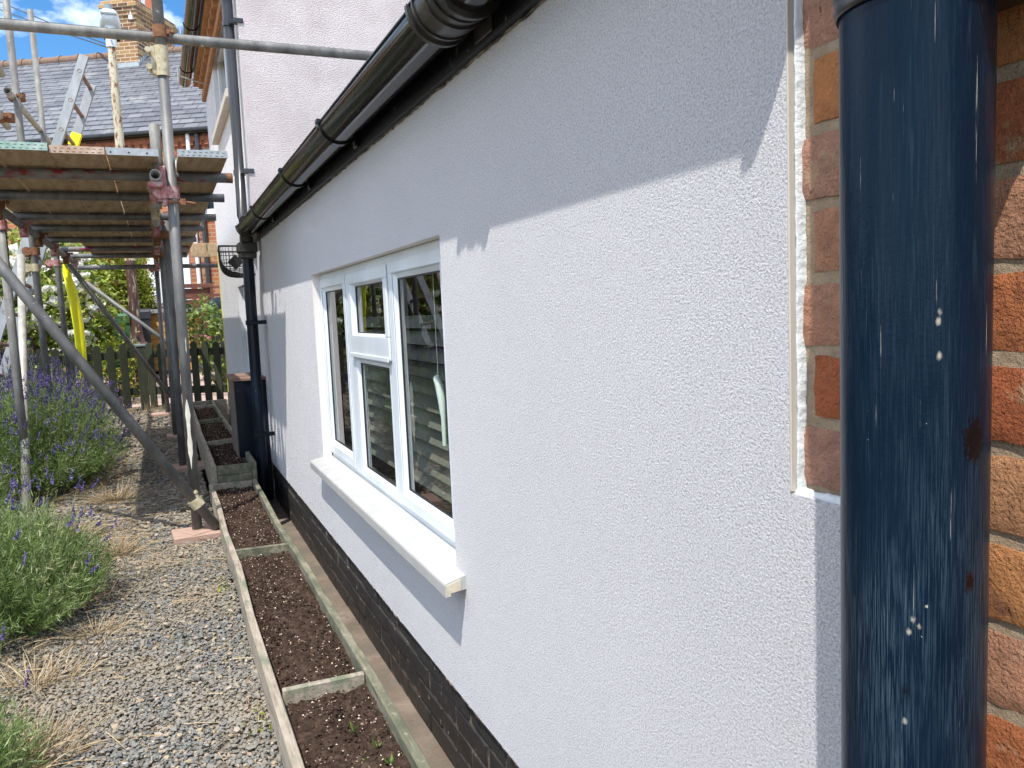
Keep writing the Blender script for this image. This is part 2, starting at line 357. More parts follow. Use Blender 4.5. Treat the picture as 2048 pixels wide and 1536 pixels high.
M['petal_yellow'] = mat('yellow_petal', (0.75, 0.60, 0.12), (30, 2, I3), rough=0.6, trans=0.2)
M['stem'] = mat('woody_stem', (0.10, 0.07, 0.04), (30, 3, I3), rough=0.8)
M['bin_green'] = mat('green_bin_plastic', (0.035, 0.125, 0.055), (4, 3, I3), rough=0.45)
M['bin_black'] = mat('black_bin_plastic', (0.03, 0.033, 0.04), (4, 3, I3), rough=0.4)
M['store'] = mat('orange_stained_boards', [(0.3, (0.38, 0.19, 0.045)), (0.7, (0.54, 0.31, 0.085))], (10, 5, (0.6, 3, 4)), rough=0.6)
M['felt'] = mat('grey_roof_felt', (0.26, 0.26, 0.26), (20, 5, I3), rough=0.85)
M['brown_wood'] = mat('red_brown_fence_boards', [(0.3, (0.10, 0.034, 0.022)), (0.7, (0.17, 0.062, 0.038))], (8, 5, (1, 1, 3)), rough=0.75)
M['butt'] = mat('dark_green_plastic', (0.012, 0.030, 0.042), (4, 3, I3), rough=0.35)
M['lamp_col'] = mat('rusting_cream_column', [(0.3, (0.44, 0.40, 0.28)), (0.7, (0.56, 0.52, 0.40))], (5, 4, (2, 2, 0.7)),
                    spots=[(7, (3, 3, 0.8), 0.56, 0.03, (0.19, 0.075, 0.03)), (24, (2, 2, 0.8), 0.62, 0.03, (0.26, 0.11, 0.045))], rough=0.7)
M['lamp_base'] = mat('oxide_red_column', [(0.3, (0.036, 0.013, 0.010)), (0.7, (0.080, 0.031, 0.021))], (6, 5, (2, 2, 0.6)), spots=[(8, (3, 3, 0.6), 0.60, 0.04, (0.36, 0.33, 0.24))], rough=0.6)
M['lamp_head'] = mat('pale_grey_lamp_shell', (0.60, 0.66, 0.70), (8, 3, I3), rough=0.4)
M['lamp_grey'] = mat('mid_grey_lamp_plastic', (0.22, 0.26, 0.28), rough=0.45)
M['slate'] = mat('grey_slate', [(0.3, (0.82, 0.83, 0.85)), (0.7, (1.12, 1.1, 1.08))], (3, 6, I3), spots=[(1.2, (1, 1, 1), 0.67, 0.06, (0.30, 0.29, 0.27)), (30, I3, 0.765, 0.01, (0.55, 0.55, 0.52))],
                 brick=('xy', 0.30, 0.19, 0.010, (0.035, 0.037, 0.042), [(0, (0.085, 0.093, 0.110)), (0.5, (0.122, 0.133, 0.153)), (1, (0.165, 0.174, 0.193))]), rough=0.5)
M['far_brick'] = mat('orange_red_brickwork', [(0.3, (0.8, 0.8, 0.8)), (0.7, (1.15, 1.15, 1.15))], (2, 5, I3),
                     brick=('xyz', 0.235, 0.075, 0.010, (0.34, 0.25, 0.17), [(0, (0.13, 0.05, 0.035)), (0.35, (0.33, 0.10, 0.045)), (0.75, (0.42, 0.15, 0.06)), (1, (0.52, 0.27, 0.11))]), rough=0.9)
M['arch_brick'] = mat('brick_soldier_course', [(0.3, (0.20, 0.07, 0.04)), (0.7, (0.38, 0.13, 0.055))], (14, 3, (1, 1, 0.1)), rough=0.9)
M['chim_brick'] = mat('sooty_yellow_brickwork', [(0.3, (0.75, 0.75, 0.75)), (0.7, (1.15, 1.15, 1.15))], (2.5, 5, I3),
                      brick=('xyz', 0.235, 0.078, 0.011, (0.45, 0.38, 0.27), [(0, (0.10, 0.05, 0.035)), (0.4, (0.22, 0.105, 0.05)), (0.8, (0.34, 0.19, 0.08)), (1, (0.45, 0.31, 0.12))]), rough=0.9)
M['ridge'] = mat('brown_ridge_tile', (0.19, 0.12, 0.085), (12, 5, I3), spots=[(14, I3, 0.64, 0.05, (0.30, 0.28, 0.23))], rough=0.9)
M['lead'] = mat('lead_flashing', (0.34, 0.39, 0.42), (12, 5, I3), rough=0.5)
M['pot'] = mat('terracotta_pot', (0.42, 0.14, 0.07), (12, 4, I3), rough=0.85)
M['white_paint'] = mat('white_paint', (0.78, 0.80, 0.82), (5, 3, I3), rough=0.4)
M['dentil'] = mat('eave_brick', [(0.3, (0.26, 0.115, 0.055)), (0.7, (0.42, 0.22, 0.10))], (16, 5, I3), rough=0.9, bump=[(90, 0.003, 4, I3)])
M['house_tile'] = mat('dark_roof_tile', (0.09, 0.085, 0.085), (9, 4, I3), rough=0.8)
M['grey_pipe'] = mat('dark_grey_pipe', [(0.3, (0.022, 0.024, 0.028)), (0.7, (0.040, 0.042, 0.046))], (6, 4, (1, 1, 0.4)), rough=0.3, spots=[(40, I3, 0.77, 0.015, (0.35, 0.35, 0.35))])
M['clear'] = mat('pale_wire', (0.45, 0.47, 0.45), rough=0.4)
M['wire'] = mat('black_wire', (0.012, 0.012, 0.012), rough=0.5)
M['cap_tile'] = mat('brown_cap_tile', (0.21, 0.13, 0.095), (20, 5, I3), rough=0.8)
M['pier_side'] = mat('grey_brown_pier_side', (0.13, 0.105, 0.085), (20, 5, I3), rough=0.85)
M['yellow_edge'] = mat('yellow_edge_trim', (0.56, 0.50, 0.04), rough=0.6)
M['hook_white'] = mat('white_plastic', (0.78, 0.84, 0.80), rough=0.35)
M['grass'] = mat('rough_grass', [(0.3, (0.05, 0.085, 0.02)), (0.7, (0.12, 0.16, 0.045))], (3, 6, I3), rough=0.9)
M['hill'] = M['grass']


# ------------------------------------------------------------------ mesh builder
class MB:
    def __init__(s):
        s.V, s.F, s.T, s.S, s.n = [], [], [], [], 0

    def add(s, V, F, tint=0.5, smooth=False):
        V = np.asarray(V, float).reshape(-1, 3)
        F = np.asarray(F, int)
        if F.ndim == 1:
            F = F[None]
        s.V.append(V)
        s.F.append(F + s.n)
        s.T.append(np.broadcast_to(np.asarray(tint, float), (len(F),)))
        s.S.append(np.full(len(F), smooth))
        s.n += len(V)

    def box(s, lo, hi, tint=0.5, mtx=None):
        x0, y0, z0 = lo
        x1, y1, z1 = hi
        V = np.array([(x0, y0, z0), (x1, y0, z0), (x1, y1, z0), (x0, y1, z0), (x0, y0, z1), (x1, y0, z1), (x1, y1, z1), (x0, y1, z1)], float)
        if mtx is not None:
            V = np.array([mtx @ Vector(v) for v in V])
        s.add(V, [(3, 2, 1, 0), (4, 5, 6, 7), (0, 1, 5, 4), (1, 2, 6, 5), (2, 3, 7, 6), (3, 0, 4, 7)], tint)

    def beam(s, p0, p1, w_, h_, up=(0, 0, 1), tint=0.5):
        p0, p1 = np.array(p0, float), np.array(p1, float)
        a = p1 - p0
        a /= np.linalg.norm(a)
        b = np.cross(a, up)
        b /= np.linalg.norm(b)
        c = np.cross(b, a)
        V = [p + sx * b * w_ / 2 + sz * c * h_ / 2 for p in (p0, p1) for sx, sz in ((-1, -1), (1, -1), (1, 1), (-1, 1))]
        s.add(V, [(0, 1, 2, 3), (7, 6, 5, 4), (0, 4, 5, 1), (1, 5, 6, 2), (2, 6, 7, 3), (3, 7, 4, 0)], tint)

    def path(s, pts, radii, n=10, tint=0.5, caps=True, hollow=0.0):
        pts = np.asarray(pts, float)
        k = len(pts)
        radii = np.broadcast_to(np.asarray(radii, float), (k,))
        ref = np.array((0.31, 0.17, 0.93))
        rings = []
        for i in range(k):
            a = pts[min(i + 1, k - 1)] - pts[max(i - 1, 0)]
            a = a / (np.linalg.norm(a) + 1e-12)
            b = np.cross(a, ref)
            if np.linalg.norm(b) < 0.1:
                b = np.cross(a, (1, 0.2, 0))
            b /= np.linalg.norm(b)
            c = np.cross(a, b)
            th = np.arange(n) * 2 * math.pi / n
            rings.append((b, c, th))
        def ringset(off):
            return np.concatenate([pts[i] + max(radii[i] - off, 1e-4) * (np.outer(np.cos(rings[i][2]), rings[i][0]) + np.outer(np.sin(rings[i][2]), rings[i][1])) for i in range(k)])
        V = ringset(0)
        Q = [(i * n + j, i * n + (j + 1) % n, (i + 1) * n + (j + 1) % n, (i + 1) * n + j) for i in range(k - 1) for j in range(n)]
        if hollow:
            V = np.concatenate([V, ringset(hollow)])
            o = k * n
            Q2 = [(o + a, o + d, o + c_, o + b_) for a, b_, c_, d in Q]
            e = (k - 1) * n
            Q3 = [(j, o + j, o + (j + 1) % n, (j + 1) % n) for j in range(n)]
            Q4 = [(e + j, e + (j + 1) % n, o + e + (j + 1) % n, o + e + j) for j in range(n)]
            s.add(V, Q + Q2 + Q3 + Q4, tint, True)
        else:
            s.add(V, Q, tint, True)
            if caps:
                s.add(V[:n], [tuple(range(n))[::-1]], tint)
                s.add(V[-n:], [tuple(range(n))], tint)

    def tube(s, p0, p1, r, n=12, tint=0.5, hollow=0.0):
        s.path([p0, p1], r, n, tint, True, hollow)

    def prism(s, prof, axis, a0, a1, tint=0.5, smooth=False, closed=True, caps=True):
        """extrude the 2-D outline along an axis; prof coords fill the other axes in order"""
        oth = [i for i in range(3) if i != axis]
        k = len(prof)
        V = np.zeros((2 * k, 3))
        V[:, oth] = np.array(list(prof) * 2)
        V[:k, axis] = a0
        V[k:, axis] = a1
        R = range(k if closed else k - 1)
        s.add(V, [(i, (i + 1) % k, k + (i + 1) % k, k + i) for i in R], tint, smooth)
        if caps and closed:
            s.add(V[:k], [tuple(range(k))[::-1]], tint)
            s.add(V[k:], [tuple(range(k))], tint)

    def quads(s, Q, tint=0.5, smooth=False):
        Q = np.asarray(Q, float)
        m = len(Q)
        k = Q.shape[1]
        s.add(Q.reshape(-1, 3), np.arange(m * k).reshape(m, k), tint, smooth)

    def build(s, name, m, parent=None, base=(0, 0, 0), bevel=0.0, label=None, kind=None, seg=1):
        me = bpy.data.meshes.new(name)
        V = np.concatenate(s.V) - np.asarray(base, float)
        me.vertices.add(len(V))
        me.vertices.foreach_set('co', V.astype(np.float32).ravel())
        li = np.concatenate([f.ravel() for f in s.F])
        sz = np.concatenate([np.full(len(f), f.shape[1]) for f in s.F])
        me.loops.add(len(li))
        me.loops.foreach_set('vertex_index', li.astype(np.int32))
        me.polygons.add(len(sz))
        st = np.concatenate([[0], np.cumsum(sz)[:-1]])
        me.polygons.foreach_set('loop_start', st.astype(np.int32))
        me.polygons.foreach_set('use_smooth', np.concatenate(s.S))
        me.update(calc_edges=True)
        me.validate()
        at = me.attributes.new('tint', 'FLOAT', 'FACE')
        T = np.concatenate(s.T).astype(np.float32)
        if len(me.polygons) == len(T):
            at.data.foreach_set('value', T)
        me.materials.append(m)
        o = bpy.data.objects.new(name, me)
        COL.objects.link(o)
        if parent is not None:
            o.parent = parent
        else:
            o.location = base
        if bevel:
            b = o.modifiers.new('bevel', 'BEVEL')
            b.width, b.segments, b.limit_method = bevel, seg, 'ANGLE'
            b.angle_limit = rad(35)
        if label:
            o['label'] = label
        if kind:
            o['kind'] = kind
        return o


def tag(o, label, cat, group=None):
    o['label'], o['category'] = label, cat
    if group:
        o['group'] = group
    return o


def thing(name, label, cat, loc=(0, 0, 0), rotz=0, group=None):
    o = bpy.data.objects.new(name, None)
    o.empty_display_size = 0.1
    o.location = loc
    o.rotation_euler = (0, 0, rotz)
    COL.objects.link(o)
    return tag(o, label, cat, group)


def copy_tree(o, parent=None, dloc=None):
    c = o.copy()
    COL.objects.link(c)
    c.parent = parent
    for ch in list(o.children):
        copy_tree(ch, c)
    if dloc is not None:
        c.location = dloc
    return c


def xyz(*a):
    return np.array(a, float)


# ------------------------------------------------------------------ ground
def ground_z(y):
    return np.interp(y, [0, 10.8, 15, 400], [0.0, 0.0, 0.35, 0.35])


b = MB()
xs = [-200, -40, -12, -6, -4, -3, -2, -1.2, -0.42]
ys = [-60, -5, 0, 2, 4, 6, 8, 9.2, 10.8, 12, 13.5, 15, 20, 40, 400]
V = [(x, y, float(ground_z(y))) for y in ys for x in xs]
nx = len(xs)
b.add(V, [(j * nx + i, j * nx + i + 1, (j + 1) * nx + i + 1, (j + 1) * nx + i) for j in range(len(ys) - 1) for i in range(nx - 1)])
xs = [-0.42, 0.0, 3, 8, 40, 200]
ys = [9.3, 10.8, 12, 13.5, 15, 20, 40, 400]
nx = len(xs)
V = [(x, y, float(ground_z(y))) for y in ys for x in xs]
b.add(V, [(j * nx + i, j * nx + i + 1, (j + 1) * nx + i + 1, (j + 1) * nx + i) for j in range(len(ys) - 1) for i in range(nx - 1)])
b.add([(-0.42, 9.3, 0), (3.0, 9.3, 0), (3.0, 9.3, -0.2), (-0.42, 9.3, -0.2)], [(0, 1, 2, 3)])
b.add([(-0.42, -60, 0), (-0.42, 9.3, 0), (-0.42, 9.3, -0.2), (-0.42, -60, -0.2)], [(0, 1, 2, 3)])
b.build('ground', M['ground'], kind='structure')
b = MB()
b.add([(-0.43, -60, -0.145), (3.0, -60, -0.145), (3.0, 9.31, -0.145), (-0.43, 9.31, -0.145)], [(0, 1, 2, 3)])
b.build('concrete_path', M['concrete'], kind='structure')
b = MB()
for (y0, y1) in ((10.9, 12.6), (12.6, 15.2)):
    z0, z1 = float(ground_z(y0)) + 0.006, float(ground_z(y1)) + 0.006
    b.add([(-3.0, y0, z0), (3.5, y0, z0), (3.5, y1, z1), (-3.0, y1, z1)], [(0, 1, 2, 3)])
b.build('paved_drive', M['paving'], kind='structure')

# loose stones
ICO_V = []
g = (1 + 5 ** 0.5) / 2
for a, c_ in ((-1, g), (1, g), (-1, -g), (1, -g)):
    ICO_V.append((a, c_, 0))
for a, c_ in ((-1, g), (1, g), (-1, -g), (1, -g)):
    ICO_V.append((0, a, c_))
for a, c_ in ((g, -1), (g, 1), (-g, -1), (-g, 1)):
    ICO_V.append((a, 0, c_))
ICO_V = np.array(ICO_V) / math.hypot(1, g)
ICO_F = np.array([(0, 11, 5), (0, 5, 1), (0, 1, 7), (0, 7, 10), (0, 10, 11), (1, 5, 9), (5, 11, 4), (11, 10, 2), (10, 7, 6), (7, 1, 8),
                  (3, 9, 4), (3, 4, 2), (3, 2, 6), (3, 6, 8), (3, 8, 9), (4, 9, 5), (2, 4, 11), (6, 2, 10), (8, 6, 7), (9, 8, 1)])


def pebbles(mb, P, size, tint, flat=0.6, jag=0.22):
    n = len(P)
    A = ICO_V[None] * (1 + rng.normal(0, jag, (n, 12, 1)))
    sc3 = size[:, None] * np.stack([rng.uniform(0.8, 1.35, n), rng.uniform(0.6, 1.0, n), rng.uniform(flat * 0.6, flat * 1.2, n)], 1)
    A = A * sc3[:, None]
    th = rng.uniform(0, 2 * math.pi, n)
    tl = rng.normal(0, 0.35, n)
    c1, s1, c2, s2 = np.cos(th), np.sin(th), np.cos(tl), np.sin(tl)
    x, y, z = A[..., 0], A[..., 1], A[..., 2]
    x, z = x * c2[:, None] + z * s2[:, None], -x * s2[:, None] + z * c2[:, None]
    x, y = x * c1[:, None] - y * s1[:, None], x * s1[:, None] + y * c1[:, None]
    V = np.stack([x, y, z], -1) + P[:, None]
    F = (ICO_F[None] + 12 * np.arange(n)[:, None, None]).reshape(-1, 3)
    mb.add(V.reshape(-1, 3), F, np.repeat(tint, 20))


b = MB()
for (y0, y1, n, s0, s1) in ((1.2, 2.6, 29000, 0.0036, 0.0076), (2.6, 4.2, 25000, 0.0038, 0.0080), (4.2, 6.5, 11000, 0.0062, 0.012), (6.5, 10.4, 6500, 0.009, 0.016)):
    P = np.stack([rng.uniform(-1.35 - 0.16 * y0, -0.415, n), rng.uniform(y0, y1, n), rng.uniform(0.0, 0.012, n)], 1)
    pebbles(b, P, rng.uniform(s0, s1, n) * rng.choice([1, 1.35, 0.7], n, p=[0.72, 0.10, 0.18]), rng.beta(1.1, 1.3, n), 0.5)
n = 230
P = np.stack([rng.uniform(-1.9, -0.45, n), rng.uniform(1.3, 4.5, n), rng.uniform(0.008, 0.018, n)], 1)
pebbles(b, P, rng.uniform(0.008, 0.0135, n), rng.choice([0.8, 0.86, 0.9, 0.97, 0.3], n))
b.build('gravel', M['gravel'], kind='stuff')


# ------------------------------------------------------------------ blades / foliage helpers
def blades(mb, P, D, length, width, droop, tint, segs=3):
    """curved tapering strips; P roots, D unit directions"""
    n = len(P)
    side = np.cross(D, rng.normal(0, 1, (n, 3)))
    side /= np.linalg.norm(side, axis=1)[:, None] + 1e-9
    pts = []
    for k in range(segs + 1):
        t = k / segs
        c = P + D * (length * t)[:, None]
        c[:, 2] -= droop * length * t * t
        wd = width * (1 - 0.75 * t)
        pts.append((c - side * wd[:, None] / 2, c + side * wd[:, None] / 2))
    for k in range(segs):
        Q = np.stack([pts[k][0], pts[k][1], pts[k + 1][1], pts[k + 1][0]], 1)
        mb.quads(Q, tint)
    return P + D * length[:, None] - np.array([0, 0, 1.0]) * (droop * length)[:, None]


def leaves(mb, P, size, tint, aspect=0.5, up=0.5, D=None):
    n = len(P)
    if D is None:
        D = rng.normal(0, 1, (n, 3))
        D[:, 2] += up * 0.3
    D = D / np.linalg.norm(D, axis=1)[:, None]
    N = rng.normal(0, 1, (n, 3)) + np.array([0, 0, up * 2])
    S = np.cross(D, N)
    S /= np.linalg.norm(S, axis=1)[:, None] + 1e-9
    N = np.cross(S, D)
    sz = size[:, None]
    a, c = P, P + D * sz
    mid = P + D * sz * 0.45 - N * sz * 0.06
    Q = np.stack([a, mid + S * sz * aspect / 2, c, mid - S * sz * aspect / 2], 1)
    mb.quads(Q, tint)


def crown(mb, c, r, n, size, clumps=40, spread=0.2, aspect=0.55, tmul=1.0):
    c, r = np.array(c, float), np.array(r, float)
    U = rng.normal(0, 1, (clumps, 3))
    U /= np.linalg.norm(U, axis=1)[:, None]
    U *= rng.uniform(0.35, 1.0, (clumps, 1)) ** 0.5
    ct = rng.uniform(0.15, 0.85, clumps)
    k = rng.integers(0, clumps, n)
    O = rng.normal(0, 1, (n, 3)) * spread
    P = c + (U[k] + O) * r
    P[:, 2] = np.maximum(P[:, 2], 0.02)
    leaves(mb, P, rng.uniform(0.6, 1.3, n) * size, np.clip(ct[k] + rng.normal(0, 0.18, n), 0, 1) * tmul, aspect)
    return c + U * r


def blossoms(mb, P, size, petals=9):
    pebbles(mb, np.asarray(P), np.asarray(size) * 0.62, np.full(len(P), 0.5), 0.9, 0.12)
    for p, s_ in zip(P, size):
        D = rng.normal(0, 1, (petals, 3))
        D[:, 2] = np.abs(D[:, 2]) * 0.7
        leaves(mb, np.repeat(p[None], petals, 0), np.full(petals, s_) * rng.uniform(0.8, 1.2, petals), rng.uniform(0, 1, petals), 0.95, 0.3, D)


# dry straw litter on the gravel
b = MB()
n = 2600
y = rng.uniform(1.4, 10.0, n)
P = np.stack([rng.uniform(-1.8, -0.42, n), y, rng.uniform(0.012, 0.022, n)], 1)
keep = rng.uniform(0, 1, n) < np.where((np.abs(y - 4.3) < 1.2) | (y > 7.5), 1.0, 0.42)
P = P[keep]
n = len(P)
th = rng.uniform(0, 6.28, n)
D = np.stack([np.cos(th), np.sin(th), rng.uniform(-0.02, 0.10, n)], 1)
blades(b, P, D, rng.uniform(0.04, 0.15, n), rng.uniform(0.0016, 0.0036, n), 0.05, rng.uniform(0, 1, n))
n = 1100
P = np.stack([rng.normal(-0.92, 0.17, n), rng.normal(4.4, 0.75, n), rng.uniform(0.010, 0.022, n)], 1)
th = rng.uniform(0, 6.28, n)
blades(b, P, np.stack([np.cos(th), np.sin(th), rng.uniform(-0.02, 0.14, n)], 1), rng.uniform(0.03, 0.13, n), rng.uniform(0.0016, 0.0032, n), 0.08, rng.uniform(0, 0.9, n))
P = np.stack([rng.uniform(-0.47, -0.425, 160), rng.uniform(1.5, 9, 160), np.full(160, 0.012)], 1)
th = rng.uniform(0, 6.28, 160)
blades(b, P, np.stack([np.cos(th) * 0.5, np.sin(th), rng.uniform(0.1, 0.8, 160)], 1), rng.uniform(0.02, 0.06, 160), rng.uniform(0.002, 0.004, 160), 0.3, rng.uniform(0, 1, 160))
b.build('dry_straw', M['straw'], kind='stuff')

# ------------------------------------------------------------------ lean-to (near house)
YE, YF = 0.6345, 5.38          # render stop bead, far corner
Z0, Z1 = 0.112, 1.60
WY0, WY1, WZ0, WZ1 = 1.73, 3.40, 0.43, 1.225
lean = thing('lean_to', 'long low white rendered house extension with black gutter, white window and brick end', 'house', (0, 1.0, -0.145))
LB = (0, 1.0, -0.145)
b = MB()


def wall_rect(mb, y0, y1, z0, z1, x0=0.0, x1=0.018):
    mb.box((x0, y0, z0), (x1, y1, z1))


# one continuous front sheet with the window opening, 18 mm thick render
ysp, zsp = [0.44, YE, WY0, WY1, YF], [Z0, 0.84, WZ0, WZ1, Z1]
front = [(0.44, YF, Z0, WZ0), (0.44, WY0, WZ0, 0.84), (YE, WY0, 0.84, WZ1), (WY1, YF, WZ0, WZ1), (YE, YF, WZ1, Z1)]
for (y0, y1, z0, z1) in front:
    b.quads([[(0, y1, z0), (0, y0, z0), (0, y0, z1), (0, y1, z1)]])
# render edges
b.quads([[(0, YE, 0.84), (0, YE, Z1), (0.02, YE, Z1), (0.02, YE, 0.84)], [(0, 0.44, Z0), (0, 0.44, 0.84), (0.02, 0.44, 0.84), (0.02, 0.44, Z0)],
         [(0, 0.44, Z0), (0.03, 0.44, Z0), (0.03, YF, Z0), (0, YF, Z0)], [(0, 0.44, 0.84), (0, YE, 0.84), (0.02, YE, 0.84), (0.02, 0.44, 0.84)]])
b.build('rendered_wall', M['render'], lean, LB, label='white textured render with a fine grain')
b = MB()
X1 = 0.036
b.quads([[(0, WY0, WZ0), (0, WY0, WZ1), (X1, WY0, WZ1), (X1, WY0, WZ0)], [(0, WY1, WZ0), (X1, WY1, WZ0), (X1, WY1, WZ1), (0, WY1, WZ1)],
         [(0, WY0, WZ1), (0, WY1, WZ1), (X1, WY1, WZ1), (X1, WY0, WZ1)], [(0, WY0, WZ0), (X1, WY0, WZ0), (X1, WY1, WZ0), (0, WY1, WZ0)]])
b.build('window_reveal', M['reveal'], lean, LB)
# back structure of the wall (closes the building)
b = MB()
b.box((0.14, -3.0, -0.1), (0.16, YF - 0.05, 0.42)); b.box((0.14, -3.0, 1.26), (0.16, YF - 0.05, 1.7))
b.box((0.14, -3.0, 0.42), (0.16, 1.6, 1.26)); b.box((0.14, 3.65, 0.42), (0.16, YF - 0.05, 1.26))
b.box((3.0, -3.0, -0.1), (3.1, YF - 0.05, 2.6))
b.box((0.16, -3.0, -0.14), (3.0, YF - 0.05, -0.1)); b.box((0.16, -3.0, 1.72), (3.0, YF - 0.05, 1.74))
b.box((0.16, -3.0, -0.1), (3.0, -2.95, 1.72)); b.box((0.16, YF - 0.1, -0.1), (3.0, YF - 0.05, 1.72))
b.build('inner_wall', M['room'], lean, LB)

# plinth: black painted bricks
b = MB()
b.box((0.014, 0.40, -0.15), (0.05, YF, Z0 - 0.001))
b.build('plinth_joint', M['black_mortar'], lean, LB)
b = MB()
for k in range(4):
    z1 = Z0 - 0.004 - k * 0.0625
    z0 = z1 - 0.0545
    off = 0.11 if k % 2 else 0.0
    yy = 0.2 + off
    while yy < YF:
        dx = random.uniform(-0.003, 0.003)
        y0, y1 = max(yy, 0.41) + random.uniform(0, 0.003), min(yy + 0.207, YF - 0.01) - random.uniform(0, 0.003)
        if y1 > y0 + 0.03:
            b.box((0.010 + dx, y0, max(z0, -0.15)), (0.03, y1, z1))
        yy += 0.218
b.build('plinth', M['black_brick'], lean, LB, bevel=0.004, seg=2, label='black painted brick plinth')
b = MB()
yy = np.linspace(0.45, YF - 0.02, 420)
b.path(np.stack([0.006 + rng.normal(0, 0.001, 420), yy, Z0 - 0.003 + rng.normal(0, 0.0012, 420)], 1), 0.0048 + np.abs(rng.normal(0, 0.0012, 420)), 6)
b.build('base_edge', mat('grubby_base_edge', [(0.35, (0.05, 0.035, 0.028)), (0.5, (0.16, 0.10, 0.075)), (0.68, (0.5, 0.45, 0.40))], (45, 5, (1, 0.5, 1)), rough=0.9), lean, LB)

# exposed brick end wall with sandy joints
b = MB()
b.box((0.0172, -1.2, -0.15), (0.14, YE + 0.04, 1.62))
b.build('mortar_joint', M['mortar'], lean, LB)
b = MB()
zj0 = 1.0663
for k in range(-16, 8):
    z0, z1 = zj0 + k * 0.0742 + 0.0062, zj0 + (k + 1) * 0.0742 - 0.0062
    if z0 > 1.60 or z1 < -0.14:
        continue
    z0, z1 = max(z0, -0.149), min(z1, 1.612)
    js = [-1.2, -0.8, -0.56, -0.34, -0.11, 0.11, 0.335, 0.620] if k % 2 == 0 else [-1.2, -0.7, -0.46, -0.23, -0.0, 0.225, 0.455, 0.70]
    for y0, y1 in zip(js[:-1], js[1:]):
        y1c = min(y1 - 0.0065, YE + 0.04)
        y0c = y0 + 0.0065
        if y1c - y0c < 0.015:
            continue
        t = random.random()
        if y0 > 0.4:
            t = random.uniform(0.87, 1.0)
        nyy, nzz = max(2, int((y1c - y0c) / 0.012)), 6
        yy, zz = np.meshgrid(np.linspace(y0c, y1c, nyy + 1), np.linspace(z0, z1, nzz + 1))
        edge = np.minimum(np.minimum(yy - y0c, y1c - yy), np.minimum(zz - z0, z1 - zz))
        xx = 0.0138 + 0.0022 * np.exp(-edge / 0.0012) + rng.normal(0, 0.0004, yy.shape) + random.uniform(-0.0012, 0.0012)
        V = np.stack([xx, yy + rng.normal(0, 0.0007, yy.shape), zz + rng.normal(0, 0.0007, yy.shape)], -1).reshape(-1, 3)
        w_ = nyy + 1
        F = [(j * w_ + i + 1, j * w_ + i, (j + 1) * w_ + i, (j + 1) * w_ + i + 1) for j in range(nzz) for i in range(nyy)]
        b.add(V, F, t, True)
        ring = [i for i in range(w_)] + [j * w_ + nyy for j in range(1, nzz + 1)] + [nzz * w_ + i for i in range(nyy - 1, -1, -1)] + [j * w_ for j in range(nzz - 1, 0, -1)]
        Vr = V[ring]
        Vb = Vr.copy(); Vb[:, 0] = 0.024
        m_ = len(ring)
        b.add(np.concatenate([Vr, Vb]), [(i, (i + 1) % m_, m_ + (i + 1) % m_, m_ + i) for i in range(m_)], t)
b.build('brick_wall', M['brick_face'], lean, LB, label='exposed rough red and orange brickwork beside the render')
# stop bead and sealant
b = MB()
b.box((-0.0008, 0.6312, 0.842), (0.016, 0.6342, 1.6))
b.build('stop_bead', M['bead'], lean, LB, bevel=0.0008)
b = MB()
nz = 330
zz = np.linspace(0.838, 1.6, nz)
def wob(a, k):
    q_ = rng.normal(0, 1, nz)
    q_ = np.convolve(q_, np.ones(k) / k, 'same') * math.sqrt(k)
    return a * q_
eL = 0.6311 + 0 * zz
eR = 0.6264 + wob(0.0006, 23) + wob(0.00025, 4) + 0.0008 * np.sin(zz * 9)
xm = 0.0055 + wob(0.0004, 25) + wob(0.00012, 5)
gap = (np.convolve(rng.uniform(0, 1, nz), np.ones(9) / 9, 'same') > 0.66)
cols_ = []
for k, t_ in enumerate((0.0, 0.2, 0.45, 0.7, 0.9, 1.0)):
    prof_ = (0.4, 0.75, 1.0, 0.85, 0.45, 0.0)[k]
    x_ = 0.0168 - (0.0168 - xm) * prof_ + wob(0.00008, 5)
    if k < 2:
        x_ = np.where(gap, 0.013, x_)
    cols_.append(np.stack([x_, eL + (eR - eL) * t_, zz], 1))
V = np.stack(cols_, 1).reshape(-1, 3)
b.add(V, [(r * 6 + c_, r * 6 + c_ + 1, (r + 1) * 6 + c_ + 1, (r + 1) * 6 + c_) for r in range(nz - 1) for c_ in range(5)], 0.5, True)
yy = np.linspace(0.44, 0.640, 60)
b.path(np.stack([0.0105 + 0 * yy, yy, 0.841 + rng.normal(0, 0.0006, 60)], 1), np.clip(0.0060 + 0.0009 * np.sin(yy * 70) + rng.normal(0, 0.0005, 60), 0.003, 0.009), 10)
b.build('sealant', M['caulk'], lean, LB, label='uneven white sealant along the edge of the render')

# fascia, soffit edge and roof
b = MB()
b.box((-0.022, 0.52, 1.535), (-0.001, YF - 0.02, 1.655))
b.build('fascia', M['fascia'], lean, LB, bevel=0.003, label='black painted fascia board with scuffs')
b = MB()
yy = np.linspace(0.55, YF - 0.05, 300)
b.path(np.stack([-0.003 + rng.normal(0, 0.001, 300), yy, 1.534 + rng.normal(0, 0.0014, 300)], 1), 0.0017 + np.abs(rng.normal(0, 0.0009, 300)), 6)
b.build('edge_mortar', mat('grubby_render_edge', [(0.40, (0.03, 0.026, 0.022)), (0.68, (0.30, 0.26, 0.21))], (40, 5, (1, 0.4, 1)), rough=0.9), lean, LB)
b = MB()
b.prism([(0.02, 1.702), (3.3, 2.62), (3.3, 2.68), (0.02, 1.742)], 1, 0.5, YF - 0.01)
b.build('roof', M['house_tile'], lean, LB)

# gutter
GX, GZ, GR = -0.078, 1.609, 0.056
gut = MB()
th = np.linspace(math.pi, 2 * math.pi, 19)


